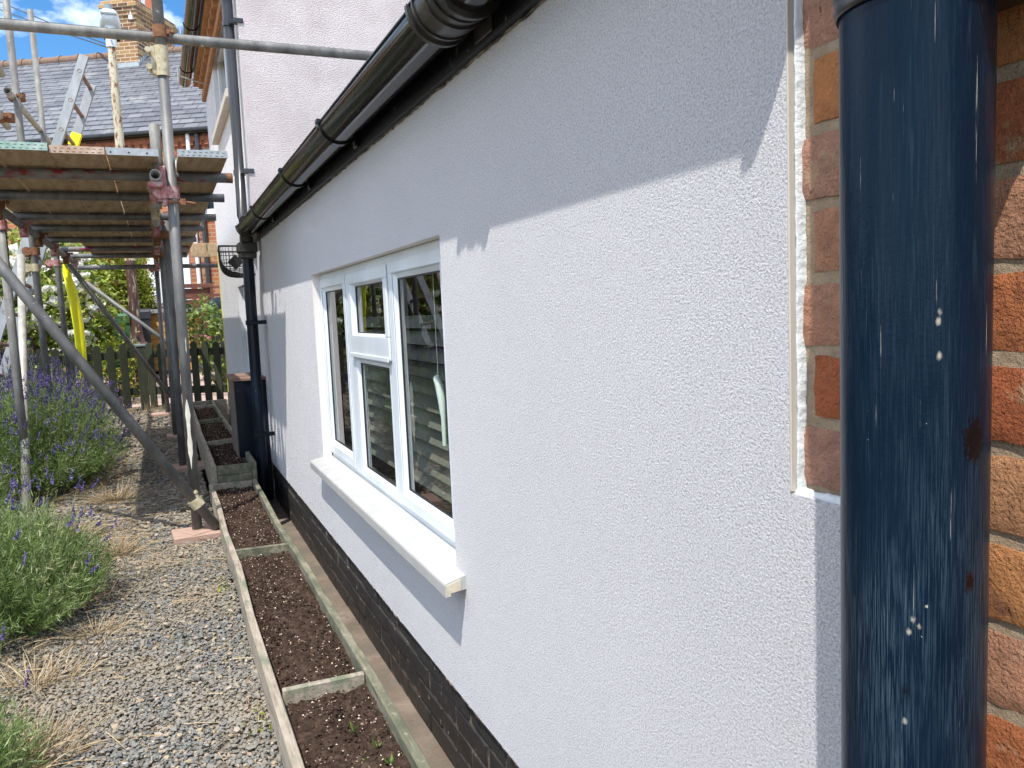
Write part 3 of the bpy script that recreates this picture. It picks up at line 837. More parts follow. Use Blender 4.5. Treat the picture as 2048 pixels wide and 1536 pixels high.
def half_round(mb, y0, y1, r, thick=0.003, lip=True):
    prof = [(GX + r * math.cos(t), GZ + r * math.sin(t)) for t in th]
    inn = [(GX + (r - thick) * math.cos(t), GZ + (r - thick) * math.sin(t)) for t in th[::-1]]
    mb.prism(prof + inn, 1, y0, y1, smooth=True)
    if lip:
        mb.tube((GX - r + 0.001, y0, GZ), (GX - r + 0.001, y1, GZ), 0.0035, 8)
        mb.tube((GX + r - 0.001, y0, GZ), (GX + r - 0.001, y1, GZ), 0.0035, 8)


half_round(gut, 0.53, 5.02, GR)
gb = gut.build('gutter', M['black_pvc'], lean, LB, label='shiny black half-round gutter along the eave')
for y in (2.36, 3.15, 4.2):
    s_ = MB()
    half_round(s_, y - 0.014, y + 0.014, GR + 0.006, 0.005, False)
    s_.box((GX - GR - 0.008, y - 0.014, GZ - 0.002), (GX - GR + 0.004, y + 0.014, GZ + 0.010))
    s_.box((GX + GR - 0.012, y - 0.016, GZ - 0.066), (-0.0225, y + 0.016, GZ + 0.012))
    s_.build('gutter_bracket', M['black_pvc'], gb, LB, bevel=0.0015)
s_ = MB()
half_round(s_, 1.285, 1.44, GR + 0.006, 0.006)
for y, w_, e in ((1.290, 0.012, 0.012), (1.318, 0.007, 0.009), (1.408, 0.007, 0.009), (1.434, 0.012, 0.012), (1.362, 0.034, 0.010)):
    half_round(s_, y - w_ / 2, y + w_ / 2, GR + e, 0.006, False)
s_.box((GX + GR - 0.005, 1.32, GZ - 0.07), (-0.0225, 1.40, GZ + 0.012))
s_.build('gutter_union', M['black_union'], gb, LB, bevel=0.002)
s_ = MB()
half_round(s_, 4.99, 5.05, GR + 0.006, 0.006)
prof = [(GX + (GR + 0.006) * math.cos(t), GZ + (GR + 0.006) * math.sin(t)) for t in th]
s_.prism(prof, 1, 5.05, 5.058)
s_.build('stop_end', M['black_union'], gb, LB)
s_ = MB()
s_.prism(prof, 1, 0.524, 0.530)
s_.build('stop_end', M['black_union'], gb, LB)

# gutter downpipe with square hopper
b = MB()
b.path([(-0.078, 5.10, 1.46), (-0.080, 5.10, 1.0), (-0.085, 5.10, 0.10), (-0.090, 5.09, -0.14)], 0.034, 16)
dp = b.build('downpipe', M['navy'], lean, LB, label='dark navy downpipe falling from the end of the gutter')
b = MB()
b.box((-0.135, 5.035, 1.455), (-0.022, 5.165, 1.515)); b.box((-0.125, 5.045, 1.42), (-0.03, 5.155, 1.457))
b.path([(-0.078, 5.08, 1.56), (-0.078, 5.10, 1.50)], 0.040, 14)
b.build('hopper', M['black_union'], dp, LB, bevel=0.006)
for z in (1.03, 0.335):
    b = MB()
    b.tube((-0.082, 5.10, z - 0.014), (-0.082, 5.10, z + 0.014), 0.038, 16)
    b.box((-0.05, 5.045, z - 0.012), (-0.001, 5.075, z + 0.012)); b.box((-0.12, 5.05, z - 0.012), (-0.05, 5.062, z + 0.012))
    b.build('pipe_clip', M['navy'], dp, LB, bevel=0.002)

# the wide soil pipe at the brick end
PX, PY, PR = -0.0695, 0.4286, 0.0525
pipe_e = bpy.data.objects.new('soil_pipe', None)
COL.objects.link(pipe_e)
pipe_e.parent = lean
pipe_e.location = (PX - LB[0], PY - LB[1], 0 - LB[2])
pipe_e['label'] = 'scuffed navy blue painted pipe in front of the brickwork'
b = MB()
b.path([(0, 0, -0.14), (0, 0, 0.6), (0, 0, 1.72)], PR, 64)
b.build('pipe_shaft', M['navy_pipe'], pipe_e)
b = MB()
prof = [(0.0526, 1.259), (0.0545, 1.2565), (0.0560, 1.259), (0.0560, 1.267), (0.0545, 1.269), (0.0568, 1.272), (0.0572, 1.280), (0.0555, 1.283), (0.0570, 1.287), (0.0570, 1.335), (0.0526, 1.345)]
k, n_ = len(prof), 64
V = [(r * math.cos(2 * math.pi * j / n_), r * math.sin(2 * math.pi * j / n_), z) for r, z in prof for j in range(n_)]
b.add(V, [(i * n_ + j, i * n_ + (j + 1) % n_, (i + 1) * n_ + (j + 1) % n_, (i + 1) * n_ + j) for i in range(k - 1) for j in range(n_)], 0.5, True)
b.build('pipe_collar', M['black_union'], pipe_e)
b = MB()
b.box((-0.01, -0.078, 1.262), (0.088, -0.052, 1.325)); b.box((0.045, -0.05, 1.262), (0.088, 0.05, 1.32))
b.tube((0.004, -0.070, 1.285), (-0.024, -0.064, 1.285), 0.005, 8)
b.build('pipe_bracket', M['black_union'], pipe_e, bevel=0.004)


# ------------------------------------------------------------------ windows
def ring_bead(mb, y0, y1, z0, z1, xf, wd, xg):
    """sloping bead from the frame face (outer) down to the glass plane"""
    o = [(xf, y0 - wd, z0 - wd), (xf, y1 + wd, z0 - wd), (xf, y1 + wd, z1 + wd), (xf, y0 - wd, z1 + wd)]
    p = [(xg, y0, z0), (xg, y1, z0), (xg, y1, z1), (xg, y0, z1)]
    for i in range(4):
        j = (i + 1) % 4
        mb.quads([[o[j], o[i], p[i], p[j]]])


def frame_around(mb, oy0, oy1, oz0, oz1, y0, y1, z0, z1, xf, xb):
    mb.box((xf, oy0, oz0), (xb, oy1, z0)); mb.box((xf, oy0, z1), (xb, oy1, oz1))
    mb.box((xf, oy0, z0 - 0.0), (xb, y0, z1)); mb.box((xf, y1, z0), (xb, oy1, z1))


win = bpy.data.objects.new('window', None)
COL.objects.link(win)
win.parent = lean
win.location = (0 - LB[0], 2.56 - LB[1], 0.44 - LB[2])
win['label'] = 'white plastic three-light window with a small top opener'
WB = (0, 2.56, 0.44)
XF, XG, XB = 0.034, 0.047, 0.066
BW = 0.014
panes = dict(a=(2.965, 3.345, 0.522, 1.150), c_top=(2.365, 2.800, 0.985, 1.150), c_bot=(2.378, 2.782, 0.500, 0.878), d=(1.845, 2.250, 0.520, 1.150))
b = MB()
zb, zt = 0.462, 1.2246
# vertical members then horizontals, each butted between them
vert = [(WY0 + 0.001, 1.845 - BW), (2.250 + BW, 2.365 - BW), (2.800 + BW, 2.965 - BW), (3.345 + BW, WY1 - 0.001)]
for y0, y1 in vert:
    b.box((XF, y0, zb), (XB, y1, zt))
for (y0, y1, z0, z1) in (panes['a'], panes['d']):
    b.box((XF, y0 - BW, zb), (XB, y1 + BW, z0 - BW)); b.box((XF, y0 - BW, z1 + BW), (XB, y1 + BW, zt))
y0, y1 = 2.365 - BW, 2.800 + BW
b.box((XF, y0, zb), (XB, y1, 0.500 - BW)); b.box((XF, y0, 1.150 + BW), (XB, y1, zt)); b.box((XF, y0, 0.878 + BW), (XB, y1, 0.985 - BW))
b.box((XF, y0, 0.500 - BW), (XB, 2.378 - BW, 0.878 + BW)); b.box((XF, 2.782 + BW, 0.500 - BW), (XB, y1, 0.878 + BW))
b.box((XF + 0.006, WY0 + 0.002, 0.440), (XB, WY1 - 0.002, zb))
b.build('window_frame', M['upvc'], win, WB, bevel=0.0025, seg=2)
b = MB()
for (y0, y1, z0, z1) in panes.values():
    ring_bead(b, y0, y1, z0, z1, XF + 0.0005, BW, XG - 0.002)
b.build('glazing_bead', M['upvc'], win, WB)
# proud opening sash in the top middle, and raised faces on the others
b = MB()
frame_around(b, 2.322, 2.842, 0.905, 1.196, 2.365 - 0.008, 2.800 + 0.008, 0.985 - 0.008, 1.150 + 0.008, XF - 0.008, XF - 0.0005)
b.box((XF - 0.014, 2.322, 0.900), (XF - 0.0085, 2.842, 0.916))
ring_bead(b, 2.365, 2.800, 0.985, 1.150, XF - 0.0078, 0.0085, XG - 0.003)
b.build('top_sash', M['upvc'], win, WB, bevel=0.003, seg=2)
for key in ('a', 'd'):
    y0, y1, z0, z1 = panes[key]
    b = MB()
    frame_around(b, max(y0 - 0.052, WY0 + 0.003), min(y1 + 0.052, WY1 - 0.003), z0 - 0.05, z1 + 0.05, y0 - 0.017, y1 + 0.017, z0 - 0.017, z1 + 0.017, XF - 0.004, XF - 0.0004)
    b.build('casement_sash', M['upvc'], win, WB, bevel=0.003, seg=2)
b = MB()
for (y0, y1, z0, z1) in panes.values():
    frame_around(b, y0 - 0.003, y1 + 0.003, z0 - 0.003, z1 + 0.003, y0 + 0.0035, y1 - 0.0035, z0 + 0.0035, z1 - 0.0035, XG - 0.003, XG + 0.001)
b.build('glazing_seal', M['seal'], win, WB)
for (y0, y1, z0, z1) in panes.values():
    b = MB()
    b.quads([[(XG, y1, z0), (XG, y0, z0), (XG, y0, z1), (XG, y1, z1)]])
    b.build('glass_pane', M['glass'], win, WB)
# sill: nosing with drip, cut end showing
b = MB()
sill_prof = [(-0.052, 0.421), (-0.050, 0.426), (-0.044, 0.428), (XF + 0.004, 0.449), (XF + 0.004, 0.425), (-0.002, 0.406), (-0.038, 0.402), (-0.038, 0.394), (-0.052, 0.394)]
b.prism(sill_prof, 1, 1.668, 3.445)
sill = b.build('window_sill', M['sill'], win, WB, bevel=0.0015, label='cream white window sill board with a cut end')
b = MB()
b.prism([(-0.049, 0.422), (-0.014, 0.432), (-0.014, 0.4065), (-0.0395, 0.4035), (-0.0395, 0.396), (-0.049, 0.396)], 1, 1.6655, 1.6685)
b.build('cut_end', M['sill_end'], sill, WB)
# slatted blind and a hanging white hook inside
tb = thing('slatted_blind', 'dark horizontal slatted blind behind the glass of the near window', 'blind', (0.23, 2.5, 0.46))
b = MB()
for k in range(13):
    z = 0.475 + k * 0.052
    if k > 10:
        break
    V = [(0.150, 1.66, z + 0.004), (0.150, 3.6, z + 0.004), (0.185, 3.6, z + 0.044), (0.185, 1.66, z + 0.044)]
    b.quads([V])
    b.quads([[(v[0] + 0.002, v[1], v[2]) for v in V[::-1]]])
b.build('slats', M['blind'], tb, (0.23, 2.5, 0.46))
for y in (2.05, 2.62, 3.2):
    b = MB()
    b.tube((0.146, y, 0.47), (0.146, y, 1.24), 0.0035, 6)
    b.build('ladder_cord', M['hook_white'], tb, (0.23, 2.5, 0.46))
b = MB()
b.path([(0.128, 2.205, 0.845), (0.128, 2.185, 0.855), (0.128, 2.165, 0.83), (0.128, 2.155, 0.79), (0.128, 2.148, 0.74), (0.128, 2.148, 0.66)], [0.006, 0.012, 0.013, 0.011, 0.007, 0.006], 10)
b.tube((0.128, 2.175, 0.85), (0.128, 2.175, 1.2), 0.0012, 5)
tag(b.build('blind_pull', M['hook_white'], None, (0.15, 2.16, 0.66)), 'white curved plastic pull hanging inside the right-hand pane', 'pull')

# ------------------------------------------------------------------ two-storey cottage beyond
CY0, CY1, CE = YF, 8.72, 3.46
cot = thing('cottage', 'tall two-storey pale rendered house with dentilled brick eaves behind the low extension', 'house', (2, CY0, -0.145))
CB = (2, CY0, -0.145)
UY0, UY1, UZ0, UZ1 = 5.98, 7.55, 2.66, 3.36
LY0, LY1, LZ0, LZ1 = 5.86, 6.78, 0.58, 1.315
b = MB()
ycuts = sorted({CY0, UY0, UY1, LY0, LY1, CY1})
zc = [-0.15, LZ0, LZ1, UZ0, UZ1, CE]
for y0, y1 in zip(ycuts[:-1], ycuts[1:]):
    for z0, z1 in zip(zc[:-1], zc[1:]):
        if (y0 >= UY0 and y1 <= UY1 and z0 >= UZ0 and z1 <= UZ1) or (y0 >= LY0 and y1 <= LY1 and z0 >= LZ0 and z1 <= LZ1):
            continue
        b.quads([[(0, y1, z0), (0, y0, z0), (0, y0, z1), (0, y1, z1)]])
for (y0, y1, z0, z1) in ((UY0, UY1, UZ0, UZ1), (LY0, LY1, LZ0, LZ1)):
    q = 0.09
    b.quads([[(0, y0, z0), (0, y0, z1), (q, y0, z1), (q, y0, z0)], [(0, y1, z0), (q, y1, z0), (q, y1, z1), (0, y1, z1)],
             [(0, y0, z1), (0, y1, z1), (q, y1, z1), (q, y0, z1)], [(0, y0, z0), (q, y0, z0), (q, y1, z0), (0, y1, z0)]])
b.quads([[(0, CY1, -0.15), (0, CY1, CE), (6, CY1, CE), (6, CY1, -0.15)]])
b.build('front_wall', M['render'], cot, CB, label='white rendered front with an upper window')
b = MB()
b.add([(0, CY0, -0.15), (6, CY0, -0.15), (6, CY0, CE), (3, CY0, CE + 2.4), (0, CY0, CE)], [(0, 1, 2, 3, 4)])
b.add([(6, CY0, -0.15), (6, CY1, -0.15), (6, CY1, CE), (6, CY0, CE)], [(0, 1, 2, 3)])
b.add([(0.1, CY0 + 0.05, 3.4), (5.9, CY0 + 0.05, 3.4), (5.9, CY1 - 0.05, 3.4), (0.1, CY1 - 0.05, 3.4)], [(0, 1, 2, 3)])
b.build('gable_wall', M['render_pink'], cot, CB, label='pinkish rendered gable wall above the gutter')
b = MB()
b.prism([(-0.22, CE + 0.06), (3, CE + 2.62), (6.22, CE + 0.06), (6.22, CE + 0.0), (3, CE + 2.5), (-0.22, CE + 0.0)], 1, CY0 - 0.06, CY1 + 0.06)
b.build('roof', M['house_tile'], cot, CB)
b = MB()
b.box((-0.035, CY0, CE - 0.20), (-0.001, CY1, CE - 0.13))
b.box((-0.105, CY0, CE - 0.055), (-0.001, CY1, CE + 0.0))
y = CY0 + 0.02
while y < CY1 - 0.1:
    b.box((-0.070, y, CE - 0.129), (-0.001, y + 0.105, CE - 0.056))
    y += 0.215
b.build('dentil_course', M['dentil'], cot, CB, bevel=0.004, label='red brick dentil course under the eave')
b = MB()
b.box((-0.006, 5.81, -0.15), (0.004, CY1 + 0.002, 0.125))
b.build('plinth', M['black_brick'], cot, CB)
# eave gutter
b = MB()
ux, uz, ur = -0.175, CE + 0.015, 0.058
prof = [(ux + ur * math.cos(t), uz + ur * math.sin(t)) for t in th] + [(ux + (ur - 0.004) * math.cos(t), uz + (ur - 0.004) * math.sin(t)) for t in th[::-1]]
b.prism(prof, 1, CY0 - 0.1, CY1 + 0.08, smooth=True)
b.prism([(ux + ur * math.cos(t), uz + ur * math.sin(t)) for t in th], 1, CY1 + 0.08, CY1 + 0.09)
eg = b.build('eave_gutter', M['black_pvc'], cot, CB)
for y in (5.9, 7.1, 8.3):
    b = MB()
    prof = [(ux + (ur + 0.006) * math.cos(t), uz + (ur + 0.006) * math.sin(t)) for t in th] + [(ux + ur * math.cos(t), uz + ur * math.sin(t)) for t in th[::-1]]
    b.prism(prof, 1, y, y + 0.03)
    b.build('gutter_bracket', M['black_pvc'], eg, CB)
for y in (6.9, 8.0):
    b = MB()
    b.tube((-0.001, y + 0.2, CE - 0.17), (-0.30, y, CE - 0.15), 0.006, 6); b.tube((-0.27, y, CE - 0.20), (-0.27, y, CE - 0.09), 0.005, 6)
    b.build('wall_tie', M['clear'], cot, CB)
# upstairs and downstairs windows
for nm, (y0, y1, z0, z1) in (('upper', (UY0, UY1, UZ0, UZ1)), ('lower', (LY0, LY1, LZ0, LZ1))):
    e = bpy.data.objects.new('window', None)
    COL.objects.link(e)
    e.parent = cot
    wb = (0.05, (y0 + y1) / 2, z0)
    e.location = (wb[0] - CB[0], wb[1] - CB[1], wb[2] - CB[2])
    ym = (y0 + y1) / 2
    b = MB()
    xf = 0.035
    frame_around(b, y0 + 0.002, y1 - 0.002, z0 + 0.002, z1 - 0.002, y0 + 0.06, y1 - 0.06, z0 + 0.07, z1 - 0.06, xf, 0.09)
    b.box((xf - 0.004, ym - 0.035, z0 + 0.07), (0.09, ym + 0.035, z1 - 0.06))
    b.build('window_frame', M['upvc'], e, wb, bevel=0.004)
    b = MB()
    b.quads([[(0.06, y1 - 0.06, z0 + 0.07), (0.06, y0 + 0.06, z0 + 0.07), (0.06, y0 + 0.06, z1 - 0.06), (0.06, y1 - 0.06, z1 - 0.06)]])
    b.build('glass_pane', M['glass'], e, wb)
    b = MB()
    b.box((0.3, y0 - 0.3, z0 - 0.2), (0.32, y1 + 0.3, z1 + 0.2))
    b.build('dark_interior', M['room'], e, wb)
    if nm == 'upper':
        b = MB()
        b.box((-0.055, y0 - 0.03, z0 - 0.055), (0.034, y1 + 0.03, z0 + 0.0015))
        b.build('window_sill', M['bead'], e, wb, bevel=0.004)
    else:
        b = MB()
        b.box((-0.03, y0 - 0.02, z0 - 0.03), (0.034, y1 + 0.02, z0 + 0.0015))
        b.build('window_sill', M['upvc'], e, wb, bevel=0.003)
# cottage downpipe
b = MB()
b.path([(-0.050, 5.47, 3.45), (-0.050, 5.465, 2.5), (-0.056, 5.44, 1.72), (-0.070, 5.2, 1.66)], 0.034, 16)
cp = b.build('downpipe', M['grey_pipe'], cot, CB, label='dark grey downpipe on the corner of the tall house')
for z in (2.93, 2.0):
    b = MB()
    b.tube((-0.052, 5.462, z - 0.016), (-0.052, 5.462, z + 0.016), 0.038, 16)
    b.box((-0.05, 5.40, z - 0.014), (-0.001, 5.425, z + 0.014)); b.box((-0.03, 5.37, z - 0.014), (0.03, 5.3795, z + 0.014))
    b.build('pipe_clip', M['grey_pipe'], cp, CB, bevel=0.002)
b = MB()
b.box((-0.006, CY1 - 0.02, 0.3), (0.002, CY1 + 0.004, 1.75))
b.build('edge_trim', M['yellow_edge'], cot, CB)
# navy pier
pier = thing('pier', 'short dark navy painted pier with brown cap beside the downpipe', 'pier', (-0.1, 5.6, -0.14))
pb = (-0.1, 5.6, -0.14)
b = MB()
b.box((-0.195, 5.32, -0.14), (-0.001, 5.375, 0.655)); b.box((-0.195, 5.382, -0.14), (-0.001, 5.78, 0.655))
b.build('pier_body', M['navy'], pier, pb, bevel=0.006)
b = MB()
b.box((-0.2015, 5.335, -0.14), (-0.1955, 5.78, 0.654))
b.build('pier_side', M['pier_side'], pier, pb)
b = MB()
b.box((-0.215, 5.305, 0.656), (-0.001, 5.374, 0.678)); b.box((-0.215, 5.382, 0.656), (-0.001, 5.80, 0.678))
b.build('pier_cap', M['cap_tile'], pier, pb, bevel=0.004)
# wire basket on the wall
bk = thing('wire_basket', 'black wire mesh wall basket hanging behind the downpipe', 'basket', (-0.1, 5.6, 1.33))
kb = (-0.1, 5.6, 1.33)
b = MB()
nu, nv = 11, 22
def bpt(u, v):
    a = u * math.pi / 2
    return (-0.215 * math.cos(a) ** 0.45 * (1 - 0.12 * v), 5.45 + 0.46 * v, 1.53 - 0.185 * math.sin(a) ** 0.6 + 0.012 * math.sin(5 * v + 3 * u))
for i in range(nu):
    b.path([bpt(i / (nu - 1), j / (nv - 1)) for j in range(nv)], 0.0022, 5)
for j in range(nv):
    b.path([bpt(i / (nu - 1), j / (nv - 1)) for i in range(nu)], 0.0022, 5)
for v in (0.0, 1.0):
    for k in range(1, 9):
        p = bpt(k / 9, v)
        b.tube((0.0, p[1], p[2]), p, 0.002, 4)
        b.tube((p[0], p[1], 1.53), p, 0.002, 4)
b.build('wire_mesh', M['wire'], bk, kb)
b = MB()
b.path([(-0.001, 5.45, 1.53), (-0.215, 5.45, 1.53), (-0.19, 5.91, 1.53), (-0.001, 5.91, 1.53)], 0.006, 6)
b.build('rim', M['wire'], bk, kb)
b = MB()
b.add([(-0.12, 5.437, 1.475), (-0.07, 5.437, 1.425), (-0.12, 5.437, 1.375), (-0.17, 5.437, 1.425), (-0.12, 5.443, 1.475), (-0.07, 5.443, 1.425), (-0.12, 5.443, 1.375), (-0.17, 5.443, 1.425)],
      [(0, 1, 2, 3), (7, 6, 5, 4), (0, 4, 5, 1), (1, 5, 6, 2), (2, 6, 7, 3), (3, 7, 4, 0)])
b.build('diamond_patch', M['wire'], bk, kb)


# ------------------------------------------------------------------ raised beds
def soil(mb, x0, x1, y0, y1, z, res=0.011):
    nx_, ny_ = int((x1 - x0) / res) + 1, int((y1 - y0) / res) + 1
    X, Y = np.meshgrid(np.linspace(x0, x1, nx_), np.linspace(y0, y1, ny_))
    Zs = z + 0.008 * np.sin(X * 31 + Y * 5) * np.sin(Y * 9.3) + 0.005 * np.sin(X * 67 - Y * 23) * np.sin(Y * 41 + X * 12) + rng.normal(0, 0.0034, X.shape)
    V = np.stack([X, Y, Zs], -1).reshape(-1, 3)
    F = [(j * nx_ + i, j * nx_ + i + 1, (j + 1) * nx_ + i + 1, (j + 1) * nx_ + i) for j in range(ny_ - 1) for i in range(nx_ - 1)]
    mb.add(V, F, rng.uniform(0, 0.7, len(F)), True)
    n = int((x1 - x0) * (y1 - y0) * 9500)
    P = np.stack([rng.uniform(x0 + 0.006, x1 - 0.006, n), rng.uniform(y0, y1, n), z + rng.normal(0.003, 0.004, n)], 1)
    t = rng.choice([0.2, 0.5, 0.75, 0.86, 0.93, 0.98], n, p=[0.32, 0.28, 0.16, 0.10, 0.09, 0.05])
    pebbles(mb, P, rng.uniform(0.0015, 0.0052, n) * np.where(t > 0.8, 0.62, 1.0), t, 0.75)


def bed(label, y0, y1, zt, zs, cross, xl=-0.402, xr=-0.163, front=True):
    base = ((xl + xr) / 2, y0, 0)
    e = thing('raised_bed', label, 'raised bed', base, group='raised beds along the wall')
    n = max(2, int((y1 - y0) / 0.5))
    for x, m, zb_ in ((xl, 'timber', -0.02), (xr, 'green_timber', -0.145)):
        yy = np.linspace(y0, y1, n + 1)
        dx = rng.normal(0, 0.003, n + 1)
        q = MB()
        V = []
        for y, d in zip(yy, dx):
            V += [(x - 0.012 + d, y, zb_), (x + 0.012 + d, y, zb_), (x + 0.012 + d, y, zt + d * 0.4), (x - 0.012 + d, y, zt + d * 0.4)]
        F = [(k * 4 + i, k * 4 + (i + 1) % 4, k * 4 + 4 + (i + 1) % 4, k * 4 + 4 + i) for k in range(n) for i in range(4)]
        q.add(V, F)
        q.add(V[:4], [(3, 2, 1, 0)]); q.add(V[-4:], [(0, 1, 2, 3)])
        q.build('side_board', M[m], e, base, bevel=0.002)
    for k, y in enumerate(cross):
        q = MB()
        tz = random.uniform(-0.004, 0.004)
        q.beam((xl + 0.0135, y + 0.012 * (k % 2), zt - 0.030 + tz), (xr - 0.0135, y + 0.004, zt - 0.028 - tz), 0.020, 0.056)
        q.build('cross_board', M['green_timber' if k % 2 else 'timber'], e, base, bevel=0.002)
    if front:
        q = MB()
        q.box((xl + 0.0135, y0 + 0.001, zt - 0.058), (xr - 0.0135, y0 + 0.020, zt - 0.002)); q.box((xl + 0.0135, y0 + 0.002, zt - 0.125), (xr - 0.0135, y0 + 0.019, zt - 0.060))
        q.build('end_board', M['green_timber'], e, base, bevel=0.002)
    if front:
        q = MB()
        q.box((xr + 0.0135, y1 - 0.022, -0.144), (-0.003, y1, zt)); q.box((xl + 0.0135, y1 - 0.022, zs), (xr - 0.0135, y1, zt))
        q.build('end_board', M['timber'], e, base, bevel=0.002)
    q = MB()
    soil(q, xl + 0.012, xr - 0.012, y0 + 0.02, y1 - 0.024, zs)
    q.build('soil', M['soil'], e, base)
    return e


bed('low timber raised bed of bare soil nearest along the gravel', 0.9, 4.86, 0.100, 0.062, [2.02, 3.375, 4.845], front=False)
bed('higher stepped timber raised bed of soil beyond the low one', 4.90, 9.1, 0.195, 0.155, [6.0, 7.35, 8.65], xl=-0.375, xr=-0.150)

# seedlings in the near bed
for i, (x, y, h) in enumerate(((-0.255, 1.80, 0.035), (-0.215, 1.62, 0.045), (-0.26, 1.66, 0.018), (-0.275, 2.75, 0.02), (-0.225, 1.70, 0.03))):
    q = MB()
    n = 7
    P = np.repeat(xyz(x, y, 0.063)[None], n, 0)
    D = rng.normal(0, 0.8, (n, 3)); D[:, 2] = rng.uniform(0.4, 1.2, n)
    leaves(q, P, rng.uniform(0.35, 0.85, n) * h, rng.uniform(0.0, 0.6, n), 0.30, 0.5, D)
    lab = ['two-leaved seedling close to the cross board in the near bed', 'tallest weed seedling in the nearest soil of the low bed', 'tiny sprout between two weeds in the nearest soil',
           'lone small green sprout in the middle soil patch of the low bed', 'reddish-stemmed weed beside the tallest seedling in the near bed'][i]
    tag(q.build('seedling', M['leaf_bright'], None, (x, y, 0.06)), lab, 'seedling', 'weed seedlings in the low bed')
# weeds at the gravel edge of the bed
for i, (x, y) in enumerate(((-0.445, 2.05), (-0.44, 1.72), (-0.45, 3.2))):
    q = MB()
    n = 45
    P = xyz(x, y, 0.01) + rng.normal(0, 1, (n, 3)) * (0.018, 0.045, 0.004)
    leaves(q, P, rng.uniform(0.007, 0.018, n), rng.uniform(0.1, 0.9, n), 0.6, 1.0)
    tag(q.build('weed', M['leaf_yellow'], None, (x, y, 0)), ['low weed against the bed board level with the first cross board', 'small weed closest to the bottom edge against the bed board', 'low weed at the bed board a little before the scaffold foot'][i], 'weed', 'weeds against the bed board')

# ------------------------------------------------------------------ scaffold
scf = thing('scaffold', 'grey steel tube scaffold tower standing on the gravel beside the house', 'scaffold', (-0.95, 4.1, 0))
SB = (-0.95, 4.1, 0)
TR = 0.0242


def tube_part(name, p0, p1, m='galv', r=TR, label=None):
    q = MB()
    q.tube(p0, p1, r, 16, hollow=0.004)
    return q.build(name, M[m], scf, SB, label=label)


def coupler(p, a, c, m='rust', parent=None, size=1.0):
    """right-angle coupler: two saddles, a block and two bolts"""
    q = MB()
    p, a, c = xyz(*p), xyz(*a), xyz(*c)
    a, c = a / np.linalg.norm(a), c / np.linalg.norm(c)
    o = np.cross(a, c)
    o /= np.linalg.norm(o)
    q.tube(p - a * 0.028 * size, p + a * 0.028 * size, TR + 0.008, 14)
    q2 = p + o * 0.052
    q.tube(q2 - c * 0.028 * size, q2 + c * 0.028 * size, TR + 0.008, 14)
    q.beam(p + o * 0.018 - a * 0.026, p + o * 0.018 + a * 0.026, 0.055, 0.020, o)
    for s_, ax, pp in ((1, c, p), (-1, a, q2)):
        e = pp + ax * 0.034 * s_
        q.tube(e - o * 0.012, e - o * 0.012 + ax * 0.030 * s_, 0.006, 6)
        q.tube(e - o * 0.012 + ax * 0.014 * s_, e - o * 0.012 + ax * 0.024 * s_, 0.012, 6)
        q.beam(e - o * 0.022, e + o * 0.016, 0.022, 0.012, ax)
    return q.build('coupler', M[m], parent or scf, SB)


s1 = tube_part('standard', (-0.512, 4.10, 0.035), (-0.494, 4.10, 2.27), 'galv_dark', label='front upright tube streaked with pale plaster')
tube_part('standard', (-0.494, 4.10, 2.27), (-0.496, 4.10, 3.4), 'galv')
tube_part('standard', (-0.548, 4.15, 1.62), (-0.552, 4.15, 1.985), 'galv')
# sleeve coupler
q = MB()
q.tube((-0.4955, 4.10, 2.195), (-0.4955, 4.10, 2.33), TR + 0.007, 16)
q.box((-0.542, 4.085, 2.20), (-0.524, 4.115, 2.325))
for z in (2.225, 2.30):
    q.tube((-0.552, 4.06, z), (-0.546, 4.14, z), 0.008, 8); q.tube((-0.552, 4.055, z), (-0.552, 4.072, z), 0.014, 6)
q.build('sleeve_coupler', M['brass_clamp'], scf, SB)
# plaster splash down the front upright
q = MB()
for (z0, z1, a0, wd) in ((0.34, 0.68, -1.80, 1.05), (1.55, 1.66, -1.35, 0.3), (0.9, 0.98, -1.2, 0.25)):
    q = MB()
    zz = np.linspace(z0, z1, 14)
    for k in range(13):
        def wf(j):
            return wd * (0.72 + 0.18 * math.sin(j * 0.9 + a0) + 0.10 * math.sin(j * 2.7)) * min(1, (j + 0.4) / 4, (13.4 - j) / 2.5)
        wk, wk1 = wf(k), wf(k + 1)
        def sp(z, a):
            cx = np.interp(z, [0.035, 2.27], [-0.512, -0.494])
            return (cx + (TR + 0.0015) * math.cos(a), 4.10 + (TR + 0.0015) * math.sin(a), z)
        for u0, u1 in ((0, 0.5), (0.5, 1)):
            q.quads([[sp(zz[k], a0 - wk / 2 + u0 * wk), sp(zz[k], a0 - wk / 2 + u1 * wk), sp(zz[k + 1], a0 - wk1 / 2 + u1 * wk1), sp(zz[k + 1], a0 - wk1 / 2 + u0 * wk1)]], 0.5, True)
    q.build('plaster_splash', M['splash'], s1, SB)
# the other uprights
for (x0, x1, y, z1, m) in ((-0.53, -0.51, 6.05, 1.76, 'galv_dark'), (-0.548, -0.535, 7.75, 1.76, 'galv_dark'), (-0.60, -0.585, 9.75, 1.8, 'galv_dark'),
                           (-1.40, -1.40, 5.45, 1.78, 'galv'), (-1.40, -1.43, 6.80, 4.2, 'galv'), (-1.40, -1.43, 8.30, 3.86, 'galv')):
    tube_part('standard', (x0, y, 0.03), (x1, y, z1), m)
tube_part('standard', (-1.38, 5.15, 0.0), (-1.435, 6.35, 1.55), 'galv_pale', label='pale leaning tube between the left uprights')
# ledgers
tube_part('ledger', (-0.566, 4.0, 1.728), (-0.585, 9.9, 1.722), 'galv_pale', label='pale ledger tube with its open end facing out')
tube_part('ledger', (-1.365, 3.95, 1.722), (-1.365, 9.6, 1.72), 'galv')
